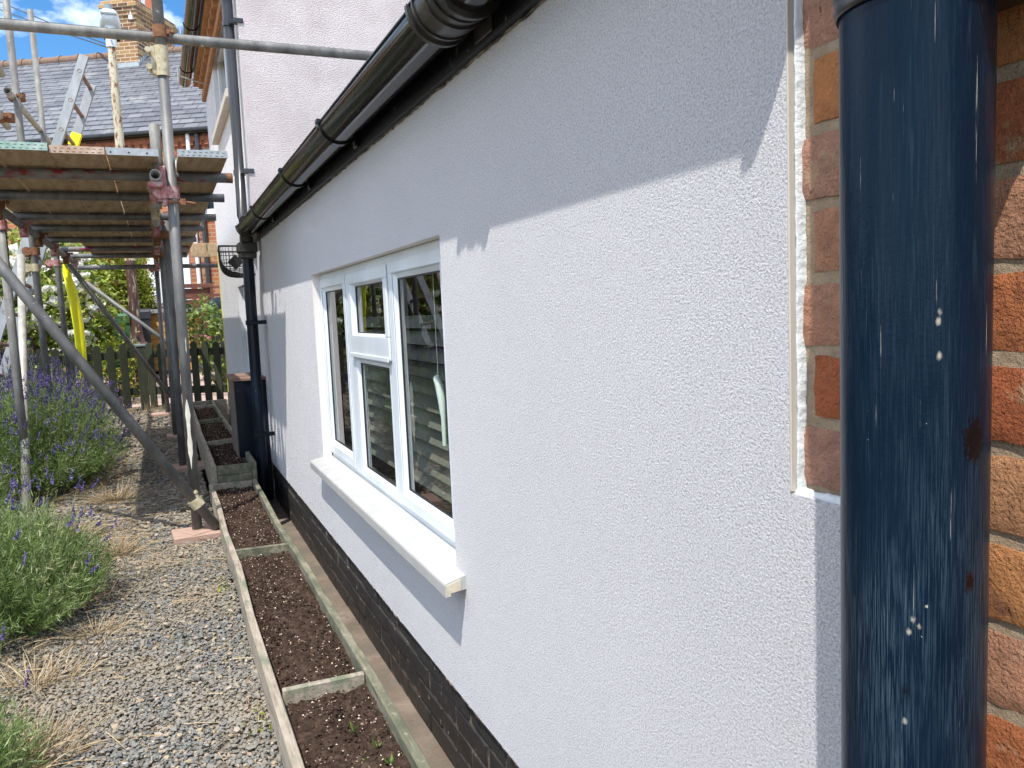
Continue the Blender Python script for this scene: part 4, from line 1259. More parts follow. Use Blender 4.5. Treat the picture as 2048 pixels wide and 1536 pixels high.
# transoms
TRANS = [(4.30, -0.205, 'red_tube'), (5.0, -0.195, 'galv_dark'), (5.92, -0.185, 'galv_dark'), (6.62, -0.23, 'galv_dark'), (7.5, -0.25, 'galv_dark'), (8.4, -0.28, 'red_tube'), (9.2, -0.28, 'galv_dark')]
for i, (y, xe, m) in enumerate(TRANS):
    tp = tube_part('transom', (-1.46 + 0.03 * (i % 3), y, 1.770), (xe, y, 1.770), m)
    coupler((-0.575, y + 0.03, 1.724), (0, 1, 0), (1, 0, 0), ('red_clamp', 'brass_clamp', 'red_clamp', 'rust')[i % 4], tp, 0.8)
    coupler((-1.352, y + 0.03, 1.722), (0, 1, 0), (1, 0, 0), ('red_clamp', 'rust')[i % 2], tp, 0.8)
    if i == 0:
        q = MB()
        q.tube((xe - 0.028, y, 1.770), (xe + 0.0005, y, 1.770), TR + 0.0006, 16, hollow=0.005)
        q.build('painted_end', M['rust'], tp, SB)
tube_part('transom', (-1.45, 9.72, 1.685), (0.6, 9.72, 1.685), 'galv_dark')
# guard rails
gr = tube_part('guard_rail', (-1.75, 4.16, 2.385), (0.98, 4.155, 2.392), 'galv', label='long guard rail tube crossing above the platform')
coupler((-0.494, 4.10, 2.395), (0, 0, 1), (1, 0, 0), 'rust', gr)
tube_part('guard_rail', (-1.75, 4.05, 2.675), (0.95, 4.05, 2.69), 'galv')
g1 = tube_part('guard_rail', (-1.45, 6.60, 2.72), (-1.45, 9.3, 2.89), 'galv_pale')
coupler((-1.45, 6.83, 2.735), (0, 1, 0), (0, 0, 1), 'rust', g1)
g2 = tube_part('guard_rail', (-1.47, 4.0, 2.50), (-1.47, 6.62, 2.475), 'galv_pale')
coupler((-1.47, 6.35, 2.478), (0, 1, 0), (0, 0, 1), 'rust', g2)
tube_part('guard_rail', (-1.47, 4.0, 2.86), (-1.47, 6.60, 2.83), 'galv_pale')
# braces
br = tube_part('brace', (-1.75, 4.048, 2.205), (-0.425, 4.040, 0.045), 'galv_dark', label='long diagonal brace ending at the front upright foot')
coupler((-0.508, 4.045, 0.178), (-0.52, 0, 0.85), (0.0, 0.02, 1), 'brass_clamp', br, 0.8)
tube_part('brace', (-1.33, 8.5, 1.63), (-0.56, 9.70, 0.22), 'galv_dark')
tube_part('brace', (-1.40, 11.2, 1.60), (0.20, 11.2, 0.12), 'galv_dark')
# near ledger coupler pair on the front upright
coupler((-0.497, 4.10, 1.66), (0, 0, 1), (0, 1, 0), 'red_clamp')
q = MB()
q.tube((-0.53, 4.09, 1.72), (-0.53, 4.09, 1.60), 0.014, 10); q.beam((-0.60, 4.06, 1.690), (-0.535, 4.06, 1.690), 0.06, 0.026); q.beam((-0.535, 4.08, 1.78), (-0.535, 4.08, 1.63), 0.026, 0.03, (1, 0, 0))
q.build('swivel_coupler', M['red_clamp'], scf, SB, bevel=0.004)
q = MB()
q.tube((-0.52, 4.06, 1.615), (-0.455, 4.06, 1.612), 0.007, 8); q.box((-0.468, 4.045, 1.60), (-0.445, 4.072, 1.628)); q.tube((-0.445, 4.06, 1.613), (-0.40, 4.06, 1.608), 0.006, 8)
q.build('clamp_bolt', M['rust'], scf, SB)
for (x, y, z, m) in ((-1.40, 5.45, 1.66, 'red_clamp'), (-1.40, 6.80, 1.62, 'rust'), (-1.42, 8.30, 1.64, 'red_clamp'), (-0.585, 9.75, 1.66, 'red_clamp'), (-1.41, 6.80, 1.50, 'brass_clamp'), (-0.52, 6.05, 1.66, 'rust'), (-0.54, 7.75, 1.66, 'rust')):
    coupler((x, y, z), (0, 0, 1), (0, 1, 0), m)

# sole boards under the uprights
for i, (x, y, sx, sy, a) in enumerate(((-0.50, 4.07, 0.25, 0.20, 0.06), (-0.52, 6.03, 0.30, 0.225, 0.1), (-0.545, 7.75, 0.16, 0.22, 0.02), (-0.62, 9.76, 0.34, 0.22, 0.1))):
    q = MB()
    mt = Matrix.Translation((x, y, 0)) @ Matrix.Rotation(a, 4, 'Z')
    q.box((-sx / 2, -sy / 2, 0.002), (sx / 2, sy / 2, 0.034), mtx=mt)
    if i == 0:
        q.box((-0.07, -0.06, 0.0341), (0.07, 0.055, 0.0375), mtx=mt @ Matrix.Rotation(0.5, 4, 'Z'))
    tag(q.build('sole_board', M['sole'], None, (x, y, 0), bevel=0.003), ['reddish timber sole board under the plaster-streaked front upright', 'sole board under the second upright along the bed',
        'small square sole board under the third upright along the bed', 'wide sole board by the picket fence foot'][i], 'sole board', 'sole boards under the scaffold')

# platform boards with banded ends
BX = [(-1.405, -1.197), (-1.190, -0.978), (-0.972, -0.764), (-0.758, -0.548), (-0.466, -0.254)]
LBL = ['scaffold board hidden furthest out over the outer ledger', 'scaffold board with a worn green end band', 'scaffold board with a rusty brown end band', 'scaffold board with a plain shiny steel end band', 'scaffold board with a slotted steel band next to the house wall']
BM = ['band', 'band_green', 'band_rust', 'band', 'band']
for i, ((x0, x1), lab, bm) in enumerate(zip(BX, LBL, BM)):
    yb = 3.90 + (0.02, 0.0, 0.03, 0.05, 0.02)[i]
    zt = 1.826 + (0, 0.003, 0, 0.004, 0.001)[i]
    bb = ((x0 + x1) / 2, yb, zt - 0.030)
    e = thing('scaffold_board', lab, 'scaffold board', bb, group='boards of the scaffold platform')
    q = MB()
    q.box((x0, yb + 0.002, zt - 0.029), (x1, yb + 3.9, zt))
    q.build('plank', M['board'], e, bb, bevel=0.003)
    q = MB()
    q.box((x0 - 0.0015, yb - 0.001, zt - 0.030), (x1 + 0.0015, yb + 0.0016, zt + 0.002))
    q.box((x0 - 0.0015, yb + 0.0018, zt + 0.0005), (x1 + 0.0015, yb + 0.05, zt + 0.002))
    bd = q.build('end_band', M[bm], e, bb)
    q = MB()
    for k in range(8):
        xk = x0 + 0.018 + k * 0.0245
        if bm == 'band' and i == 3:
            if k % 3 == 0:
                q.tube((xk, yb - 0.002, zt - 0.018), (xk, yb + 0.0, zt - 0.018), 0.004, 8)
        else:
            q.box((xk, yb - 0.0014, zt - 0.010), (xk + 0.011, yb - 0.0008, zt - 0.0075)); q.box((xk - 0.006, yb - 0.0014, zt - 0.0245), (xk + 0.005, yb - 0.0008, zt - 0.022))
    q.build('slots', M['dark'], bd, bb)
# second run of boards beyond
for i, (x0, x1) in enumerate(BX[1:]):
    bb = ((x0 + x1) / 2, 7.82, 1.775)
    e = thing('scaffold_board', ['far scaffold board on the outer side of the second run', 'far scaffold board second from the outer side of the run', 'far scaffold board inside the second run by the uprights', 'far scaffold board of the second run closest to the house'][i], 'scaffold board', bb, group='boards of the scaffold platform')
    q = MB()
    q.box((x0, 7.84, 1.797), (x1, 9.95, 1.826))
    q.build('plank', M['board'], e, bb, bevel=0.003)
q = MB()
q.box((-0.22, 9.60, 1.775), (0.5, 9.64, 1.93))
tag(q.build('toe_board', M['board'], None, (0.1, 9.6, 1.775), bevel=0.003), 'pale timber toe board on edge at the far end of the platform', 'toe board')
# white cable ties / pegs between boards seen from below
# ladder
NT, NB = xyz(-1.00, 7.62, 3.30), xyz(-2.135, 7.30, 0.0)
lad = thing('ladder', 'aluminium ladder with square stiles leaning through the scaffold', 'ladder', tuple(NB))
nb = tuple(NB)
off = xyz(0.05, 0.42, -0.03)
dirv = (NT - NB) / np.linalg.norm(NT - NB)
for k, d in enumerate((xyz(0, 0, 0), off)):
    q = MB()
    q.beam(NB + d, NT + d - dirv * (0.10 if k else 0), 0.032, 0.072, (1, 0, 0.3))
    q.build('stile', M['alu'], lad, nb, bevel=0.004)
for k in range(13):
    p = NB + dirv * (0.22 + 0.262 * k)
    q = MB()
    q.path([p - xyz(0, 0.018, 0), p + off + xyz(0, 0.018, 0)], 0.0165, 10, hollow=0.004)
    q.build('rung', M['rung'], lad, nb)
q = MB()
p = NB + off + dirv * 2.82
q.beam(p, p + dirv * 0.12, 0.044, 0.084, (1, 0, 0.3))
q.build('stile_guard', M['yellow'], lad, nb, bevel=0.006)
# yellow sleeve hanging from the far coupler
q = MB()
q.path([(-1.372, 8.45, 1.64), (-1.362, 8.45, 1.56), (-1.335, 8.45, 1.42), (-1.315, 8.45, 1.25), (-1.302, 8.45, 1.05), (-1.300, 8.45, 0.85), (-1.302, 8.45, 0.74), (-1.312, 8.45, 0.60), (-1.322, 8.45, 0.30)],
       [0.012, 0.030, 0.043, 0.046, 0.045, 0.043, 0.040, 0.017, 0.013], 16)
tag(q.build('plastic_sleeve', M['yellow'], None, (-1.31, 8.45, 0.3)), 'bright yellow bent plastic sleeve hanging beside the outer upright', 'sleeve')

# ------------------------------------------------------------------ picket fence
post = xyz(-0.84, 10.6, 0)
def fence_run(label, A, B, first=0.06):
    A, B = xyz(*A), xyz(*B)
    e = thing('picket_fence', label, 'fence', tuple(A), group='picket fence sections')
    a = tuple(A)
    d = B - A
    ln = np.linalg.norm(d)
    d /= ln
    nrm = np.cross(d, (0, 0, 1))
    for z in (0.24, 0.69):
        q = MB()
        q.beam(A + xyz(0, 0, z) - nrm * 0.018, B + xyz(0, 0, z) - nrm * 0.018, 0.028, 0.088)
        q.build('rail', M['fence'], e, a, bevel=0.003)
    q = MB()
    w_ = 0.0415
    prof = [(-w_, 0.03), (w_, 0.03), (w_, 0.775)] + [(w_ * math.cos(t), 0.775 + w_ * math.sin(t)) for t in np.linspace(0.3, math.pi - 0.3, 7)] + [(-w_, 0.775)]
    q.prism(prof, 1, -0.010, 0.010)
    p0 = q.build('picket', M['fence'], e, bevel=0.002)
    p0.rotation_euler = (0, 0, math.atan2(d[1], d[0]))
    k = 0
    t = first
    while t < ln - 0.03:
        o = p0 if k == 0 else p0.copy()
        if k:
            COL.objects.link(o)
        off_ = d * t + nrm * 0.008
        o.location = (off_[0], off_[1], random.uniform(-0.012, 0.012))
        k += 1
        t += 0.146
    return e


f1 = fence_run('dark mossy picket fence section running behind the lavender', (-4.2, 9.35, 0), tuple(post - xyz(0.06, 0.02, 0)), 0.02)
f2 = fence_run('dark mossy picket fence section from the corner post to the house', tuple(post + xyz(0.03, -0.09, 0)), (0.16, 9.86, 0), 0.09)
q = MB()
q.box((post[0] - 0.05, post[1] - 0.05, 0), (post[0] + 0.05, post[1] + 0.05, 0.78))
pp = thing('fence_post', 'square mossy corner post of the picket fence with flat grey cap', 'post', tuple(post))
q.build('post_shaft', M['fence'], pp, tuple(post), bevel=0.004)
q = MB()
q.box((post[0] - 0.06, post[1] - 0.06, 0.7805), (post[0] + 0.06, post[1] + 0.06, 0.81))
q.build('post_cap', mat('grey_green_cap', (0.16, 0.21, 0.20), rough=0.6), pp, tuple(post), bevel=0.004)


# ------------------------------------------------------------------ lavender
def lavender(label, c, r, h, nst, nflow, seed_dry=0.1, leaf=0.03, lw=0.13):
    c = xyz(*c)
    e = thing('lavender_bush', label, 'lavender', tuple(c), group='lavender bushes along the gravel')
    base = tuple(c)
    th_ = rng.uniform(0, 2 * math.pi, nst)
    q_ = rng.uniform(0, 1, nst) ** 0.6
    root = c + np.stack([np.cos(th_) * q_ * r[0] * 0.55, np.sin(th_) * q_ * r[1] * 0.55, np.zeros(nst)], 1)
    tip = c + np.stack([np.cos(th_) * q_ * r[0], np.sin(th_) * q_ * r[1], h * (1.0 - 0.62 * q_ ** 2.2) * rng.uniform(0.75, 1.08, nst)], 1)
    # lumps
    tip[:, 2] *= 1 + 0.13 * np.sin(tip[:, 0] * 9 + 1) * np.sin(tip[:, 1] * 7)
    tip += rng.normal(0, 0.02, tip.shape)
    d = tip - root
    ln = np.linalg.norm(d, axis=1)
    d /= ln[:, None]
    stem_m, fol = MB(), MB()
    tint_s = np.clip(rng.normal(0.45, 0.2, nst) + 0.15 * np.sin(tip[:, 0] * 11 + tip[:, 1] * 6), 0, 0.97)
    blades(fol, root, d, ln, np.full(nst, 0.003), 0.0, tint_s * 0.9)
    per = int(26 * 0.03 / leaf)
    k = np.repeat(np.arange(nst), per)
    t = rng.uniform(0.18, 1.0, len(k)) ** 0.75
    P = root[k] + d[k] * (ln[k] * t)[:, None] + rng.normal(0, 0.006, (len(k), 3))
    D = d[k] + rng.normal(0, 0.75, (len(k), 3))
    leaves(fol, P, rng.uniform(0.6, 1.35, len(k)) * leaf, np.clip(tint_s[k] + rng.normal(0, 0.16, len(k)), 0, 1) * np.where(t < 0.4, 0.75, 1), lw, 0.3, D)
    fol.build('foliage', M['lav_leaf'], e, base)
    # dry skirt
    nd = int(nst * seed_dry)
    if nd:
        dry = MB()
        a_ = rng.uniform(0, 2 * math.pi, nd)
        P = c + np.stack([np.cos(a_) * r[0] * rng.uniform(0.5, 0.95, nd), np.sin(a_) * r[1] * rng.uniform(0.5, 0.95, nd), np.full(nd, 0.01)], 1)
        D = np.stack([np.cos(a_) + rng.normal(0, 0.6, nd), np.sin(a_) + rng.normal(0, 0.6, nd), rng.uniform(0.1, 1.3, nd)], 1)
        D /= np.linalg.norm(D, axis=1)[:, None]
        blades(dry, P, D, rng.uniform(0.08, 0.26, nd), rng.uniform(0.002, 0.0035, nd), 0.25, rng.uniform(0, 1, nd))
        dry.build('dry_stems', M['straw'], e, base, kind='stuff')
    # flowering stalks
    if nflow:
        st, fl = MB(), MB()
        k = rng.choice(nst, nflow, replace=nflow > nst)
        P = tip[k] + rng.normal(0, 0.03, (nflow, 3))
        D = d[k] * 0.8 + xyz(0, 0, 0.55) + rng.normal(0, 0.22, (nflow, 3))
        D /= np.linalg.norm(D, axis=1)[:, None]
        L_ = rng.uniform(0.06, 0.17, nflow)
        T = blades(st, P, D, L_, np.full(nflow, 0.0022), 0.05, rng.uniform(0.3, 0.8, nflow), 2)
        st.build('flower_stalks', M['lav_leaf'], e, base, kind='stuff')
        for j in range(6):
            C_ = T + D * (0.008 * j)
            m_ = 4
            kk = np.repeat(np.arange(nflow), m_)
            D2 = rng.normal(0, 1, (len(kk), 3)) + D[kk] * 0.9
            leaves(fl, C_[kk], rng.uniform(0.007, 0.0125, len(kk)) * (1.15 - 0.1 * j), np.clip(rng.normal(0.5, 0.25, len(kk)), 0, 1), 0.7, 0.2, D2)
        fl.build('flower_spikes', M['lav_flower'], e, base, kind='stuff')
    return e


lavender('large lavender bush thick with purple flowers behind the diagonal brace', (-1.50, 6.05, 0), (0.66, 0.95, 0), 0.62, 2600, 900, 0.16, 0.034, 0.12)
lavender('lavender bush full of purple spikes in front of the picket fence', (-1.75, 7.9, 0), (0.75, 0.9, 0), 0.66, 1700, 900, 0.05, 0.04, 0.13)
lavender('mostly leafy grey-green lavender bush on the near gravel', (-1.24, 3.28, 0), (0.41, 0.55, 0), 0.40, 1700, 70, 0.12, 0.030, 0.11)
lavender('lavender with sparse purple heads between the two bigger bushes', (-1.66, 4.25, 0), (0.40, 0.50, 0), 0.54, 1000, 200, 0.15, 0.030, 0.11)
lavender('small lavender at the lower corner by dry stems', (-1.12, 2.02, 0), (0.19, 0.27, 0), 0.24, 420, 12, 0.5, 0.028, 0.11)


def tuft(label, c, r, h, n, name='dry_grass_tuft'):
    q = MB()
    a_ = rng.uniform(0, 2 * math.pi, n)
    P = xyz(*c) + np.stack([np.cos(a_), np.sin(a_), np.zeros(n)], 1) * (rng.uniform(0, 1, n) * r * 0.5)[:, None]
    P[:, 2] = 0.008
    D = np.stack([np.cos(a_) * rng.uniform(0.2, 1.1, n), np.sin(a_) * rng.uniform(0.2, 1.1, n), rng.uniform(0.15, 1.2, n)], 1)
    D /= np.linalg.norm(D, axis=1)[:, None]
    blades(q, P, D, rng.uniform(0.4, 1.0, n) * h, rng.uniform(0.0016, 0.003, n), 0.3, rng.uniform(0, 1, n), 4)
    tag(q.build(name, M['straw'], None, tuple(c)), label, 'dry grass', 'tufts of dry grass on the gravel')


tuft('dry straw tuft in front of the scaffold brace foot', (-0.86, 3.95, 0), 0.16, 0.20, 190)
tuft('flattened dry tuft near the lower edge of the gravel', (-0.98, 2.15, 0), 0.25, 0.17, 260)
tuft('dry tuft under the edge of the big lavender', (-0.92, 5.2, 0), 0.25, 0.20, 320)
tuft('dry straw along the foot of the fence post', (-0.85, 10.25, 0), 0.5, 0.22, 240)
tuft('broad patch of broken dry stems between the two nearest lavenders', (-1.02, 2.62, 0), 0.30, 0.14, 260)
tuft('dry grass patch at the gravel below the leafy lavender', (-0.88, 2.95, 0), 0.16, 0.12, 120)
tuft('brown dead stems at the foot of the sparse lavender', (-1.12, 4.35, 0), 0.34, 0.18, 300)
tuft('thin pale tuft beside the leafy lavender', (-0.98, 3.75, 0), 0.12, 0.15, 70)


# ------------------------------------------------------------------ garden beyond the fence
def shrub(name, label, cat, c, r, n, size, m, clumps=50, blooms=0, bm=None, bs=0.05, trunk=0.03, group=None, front=None):
    c = xyz(*c)
    gz = float(ground_z(c[1]))
    base = (c[0], c[1], gz)
    e = thing(name, label, cat, base, group=group)
    q = MB()
    cc = crown(q, c, r, n, size, clumps)
    q.build('crown', M[m], e, base)
    q = MB()
    for k in range(7):
        t = cc[rng.integers(0, len(cc))]
        p0 = xyz(c[0], c[1], gz) + rng.normal(0, 0.04, 3) * (1, 1, 0)
        q.path([p0, (p0 + t) / 2 + rng.normal(0, 0.05, 3), t], [trunk, trunk * 0.6, trunk * 0.25], 6)
    q.build('trunk', M['stem'], e, base)
    if blooms:
        q = MB()
        U = rng.normal(0, 1, (blooms, 3))
        U[:, 1] = -np.abs(U[:, 1])
        U /= np.linalg.norm(U, axis=1)[:, None]
        P = c + U * np.array(r) * rng.uniform(0.75, 1.08, (blooms, 1))
        P[:, 2] = np.maximum(P[:, 2], gz + 0.15)
        blossoms(q, P, rng.uniform(0.7, 1.25, blooms) * bs)
        q.build('blossoms', M[bm], e, base)
    return e


shrub('rose_bush', 'large white-flowered rose bush behind the picket fence', 'rose bush', (-1.95, 11.9, 1.15), (0.75, 0.7, 0.95), 9500, 0.085, 'leaf_green', 80, 175, 'petal_white', 0.088)
shrub('rose_bush', 'white rose bush further along the fence by the left uprights', 'rose bush', (-3.1, 11.5, 1.3), (0.7, 0.8, 1.2), 7000, 0.09, 'leaf_green', 60, 120, 'petal_white', 0.09)
shrub('flowering_plant', 'leafy plant with pale yellow flowers at the fence below the bin', 'plant', (-1.15, 11.25, 0.45), (0.32, 0.25, 0.42), 900, 0.045, 'leaf_yellow', 25, 40, 'petal_yellow', 0.022, 0.012)
shrub('flowering_plant', 'low plant dotted with pink flowers behind the lavender', 'plant', (-1.9, 10.75, 0.35), (0.7, 0.25, 0.38), 900, 0.045, 'leaf_green', 30, 26, 'petal_pink', 0.028, 0.012)
shrub('conifer_shrub', 'dense rounded yellow-green conifer shrub beside the lamp column', 'shrub', (-1.16, 14.1, 1.35), (0.46, 0.5, 0.95), 15000, 0.058, 'leaf_yellow', 150, 0, None)
shrub('bushy_shrub', 'mixed green shrub under the scaffold boards behind the roses', 'shrub', (-2.1, 14.2, 1.5), (0.75, 0.6, 1.0), 9000, 0.09, 'leaf_green', 70, 14, 'petal_yellow', 0.05)
shrub('climbing_shrub', 'small dark climber on the brick wall beside the white door', 'shrub', (-0.83, 15.2, 1.7), (0.20, 0.2, 0.5), 900, 0.05, 'leaf_green', 20)
shrub('russet_shrub', 'low russet shrub on the wall behind the bin store', 'shrub', (-0.72, 15.0, 1.38), (0.26, 0.2, 0.14), 800, 0.045, 'leaf_red', 20)
shrub('garden_shrub', 'bright green shrub in front of the brown panel by the house corner', 'shrub', (-0.02, 12.6, 1.05), (0.25, 0.25, 0.40), 620, 0.075, 'leaf_bright', 22, 5, 'petal_pink', 0.03)
shrub('garden_shrub', 'lime green shrub just past the house corner', 'shrub', (0.16, 11.6, 0.62), (0.26, 0.25, 0.55), 900, 0.08, 'leaf_bright', 26, 6, 'petal_pink', 0.03)

# out-of-the-way left boundary, seen mainly in the window glass
bfc = thing('board_fence', 'brown horizontal board fence along the far side of the garden', 'fence', (-4.9, 9, 0))
q = MB()
for k in range(9):
    q.box((-4.93 + 0.006 * (k % 2), 2.0, 0.05 + k * 0.17), (-4.905 + 0.006 * (k % 2), 17, 0.205 + k * 0.17))
q.build('boards', M['brown_wood'], bfc, (-4.9, 9, 0))
q = MB()
for y in np.arange(2, 17.5, 1.85):
    q.box((-4.904, y - 0.05, 0), (-4.82, y + 0.05, 1.65))
    q.build('fence_upright', M['brown_wood'], bfc, (-4.9, 9, 0))
    q = MB()
shrub('bushy_shrub', 'tall green shrub against the board fence', 'shrub', (-4.1, 8.3, 1.0), (0.6, 0.9, 1.0), 3000, 0.08, 'leaf_green', 50, 20, 'petal_white', 0.06)
shrub('bushy_shrub', 'broad shrub in the garden corner behind the roses', 'shrub', (-4.2, 13.6, 1.3), (0.7, 1.1, 1.4), 3600, 0.09, 'leaf_bright', 60)


# wheelie bins
def bin_(label, x, y, m, w_=0.50, h=0.93, rot=0.0):
    gz = float(ground_z(y))
    e = thing('wheelie_bin', label, 'bin', (x, y, gz), rot, 'wheelie bins beyond the fence')
    q = MB()
    V = []
    for z, s_ in ((0.05, 0.80), (h * 0.9, 1.0), (h * 0.9, 1.06), (h, 1.06)):
        a, d = w_ / 2 * s_, w_ * 0.58 * s_
        V += [(-a, -d, z), (a, -d, z), (a, d, z), (-a, d, z)]
    q.add(V, [(k * 4 + i, k * 4 + (i + 1) % 4, k * 4 + 4 + (i + 1) % 4, k * 4 + 4 + i) for k in range(3) for i in range(4)])
    q.add(V[:4], [(3, 2, 1, 0)])
    q.build('bin_body', M[m], e, bevel=0.02, seg=2)
    q = MB()
    a, d = w_ / 2 * 1.1, w_ * 0.58 * 1.1
    q.add([(-a, -d, h + 0.003), (a, -d, h + 0.003), (a, d, h + 0.003), (-a, d, h + 0.003), (-a * 0.86, -d * 0.8, h + 0.055), (a * 0.86, -d * 0.8, h + 0.055), (a * 0.9, d * 0.9, h + 0.075), (-a * 0.9, d * 0.9, h + 0.075)],
          [(3, 2, 1, 0), (4, 5, 6, 7), (0, 1, 5, 4), (1, 2, 6, 5), (2, 3, 7, 6), (3, 0, 4, 7)])
    q.build('lid', M[m], e, bevel=0.015, seg=2)
    q = MB()
    q.tube((-a * 0.8, d + 0.03, h - 0.02), (a * 0.8, d + 0.03, h - 0.02), 0.015, 8)
    q.build('handle', M[m], e)
    for s_ in (-1, 1):
        q = MB()
        q.tube((s_ * a * 0.72, d * 0.7, 0.10), (s_ * a * 0.86, d * 0.7, 0.10), 0.10, 16)
        q.build('wheel', M['bin_black'], e)


bin_('green wheelie bin standing behind the roses beside the lamp column', -1.11, 13.1, 'bin_green', 0.44, 0.98)
bin_('black wheelie bin between the green bin and the wooden store', -0.93, 13.65, 'bin_black', 0.40, 0.99)
# wooden store
gz = float(ground_z(14))
st = thing('bin_store', 'orange stained slatted timber store with grey felt roof', 'store', (-0.46, 14.0, gz), -0.30)
q = MB()
for k in range(9):
    z0 = 0.04 + k * 0.10
    q.prism([(-0.30, z0), (-0.30, z0 + 0.115), (-0.315, z0 + 0.012), (-0.315, z0)], 0, -0.42, 0.24)
q.box((-0.42, -0.299, 0.02), (0.42, 0.35, 0.93))
q.build('slatted_side', M['store'], st)
q = MB()
for x in (-0.43, 0.24, 0.42):
    q.box((x - 0.035, -0.33, 0.0), (x + 0.035, -0.2985, 0.94))
q.build('corner_trim', M['store'], st, bevel=0.003)
q = MB()
q.box((-0.48, -0.38, 0.942), (0.48, 0.40, 1.005))
q.build('felt_roof', M['felt'], st, bevel=0.006)
# brown panel, water butt
q = MB()
for k in range(7):
    q.box((-0.22, 14.62 + 0.008 * (k % 2), 0.30 + k * 0.19), (0.235, 14.645 + 0.008 * (k % 2), 0.48 + k * 0.19))
q.box((-0.25, 14.58, 0.3), (-0.22, 14.70, 1.66)); q.box((0.235, 14.58, 0.3), (0.285, 14.70, 1.66)); q.box((-0.25, 14.575, 1.635), (0.285, 14.70, 1.70))
tag(q.build('brown_panel', M['brown_wood'], None, (0, 14.6, 0.3), bevel=0.003), 'red-brown boarded panel below the white pipe on the brick house', 'panel')
q = MB()
prof = [(0.18, 0.0), (0.215, 0.3), (0.205, 0.62), (0.22, 0.63), (0.22, 0.66), (0.20, 0.67), (0.20, 0.95), (0.19, 1.05), (0.15, 1.13), (0.07, 1.165), (0.002, 1.17)]
n_ = 28
V = [(0.32 + r * math.cos(2 * math.pi * j / n_), 13.9 + r * math.sin(2 * math.pi * j / n_), 0.27 + z) for r, z in prof for j in range(n_)]
q.add(V, [(i * n_ + j, i * n_ + (j + 1) % n_, (i + 1) * n_ + (j + 1) % n_, (i + 1) * n_ + j) for i in range(len(prof) - 1) for j in range(n_)], 0.5, True)
tag(q.build('water_butt', M['butt'], None, (0.32, 13.9, 0.27)), 'dark domed plastic water butt at the corner of the rendered house', 'water butt')

# street lamp
lx, ly = -0.90, 11.75
lz = float(ground_z(ly))
lamp = thing('street_lamp', 'old rust-streaked street lamp with grey head rising behind the fence', 'street lamp', (lx, ly, lz))
lb = (lx, ly, lz)
q = MB()
q.path([(lx, ly, 1.02), (lx, ly, 2.4), (lx + 0.01, ly, 4.900)], [0.066, 0.062, 0.048], 18)
q.build('upper_column', M['lamp_col'], lamp, lb)
q = MB()
prof = [(0.10, lz - 0.02), (0.095, 0.72), (0.125, 0.74), (0.135, 0.77), (0.125, 0.80), (0.10, 0.82), (0.085, 0.90), (0.070, 1.02), (0.066, 1.6), (0.064, 1.9)]
V = [(lx + r * math.cos(2 * math.pi * j / 20), ly + r * math.sin(2 * math.pi * j / 20), z) for r, z in prof for j in range(20)]
q.add(V, [(i * 20 + j, i * 20 + (j + 1) % 20, (i + 1) * 20 + (j + 1) % 20, (i + 1) * 20 + j) for i in range(len(prof) - 1) for j in range(20)], 0.5, True)
q.build('base_column', M['lamp_base'], lamp, lb)
q = MB()
q.path([(lx + 0.01, ly, 4.650), (lx + 0.01, ly, 4.880), (lx + 0.01, ly + 0.03, 4.970)], [0.064, 0.066, 0.060], 16)
for z in (4.730, 4.810):
    q.tube((lx + 0.01, ly - 0.06, z), (lx + 0.01, ly - 0.085, z), 0.012, 8)
q.build('spigot', M['lamp_head'], lamp, lb)
q = MB()   # lantern: rounded rear, tapering away
secs = []
for t, hw, top, bot in ((-0.10, 0.06, 5.060, 5.000), (-0.085, 0.105, 5.110, 4.935), (0.02, 0.115, 5.130, 4.900), (0.25, 0.13, 5.100, 4.950), (0.60, 0.12, 5.020, 4.965), (0.78, 0.07, 4.985, 4.965)):
    mid = (top + bot) / 2
    ring = [(lx + 0.01 + hw * math.copysign(abs(math.cos(a)) ** 0.6, math.cos(a)), ly + t, mid + (top - bot) / 2 * math.copysign(abs(math.sin(a)) ** 0.7, math.sin(a))) for a in np.arange(16) * math.pi / 8]
    secs.append(ring)
V = [p for s_ in secs for p in s_]
q.add(V, [(i * 16 + j, i * 16 + (j + 1) % 16, (i + 1) * 16 + (j + 1) % 16, (i + 1) * 16 + j) for i in range(len(secs) - 1) for j in range(16)], 0.5, True)
q.add(secs[0], [tuple(range(16))[::-1]]); q.add(secs[-1], [tuple(range(16))])
lh = q.build('lantern', M['lamp_head'], lamp, lb)
q = MB()
q.box((lx - 0.085, ly - 0.115, 5.035), (lx + 0.105, ly - 0.05, 5.060)); q.tube((lx + 0.01, ly + 0.0, 5.125), (lx + 0.01, ly + 0.0, 5.185), 0.05, 16)
q.build('photocell', M['lamp_grey'], lh, lb)
q = MB()
q.box((lx - 0.09, ly + 0.12, 4.925), (lx + 0.11, ly + 0.62, 4.980))
q.build('lens', M['dark'], lh, lb, bevel=0.01)

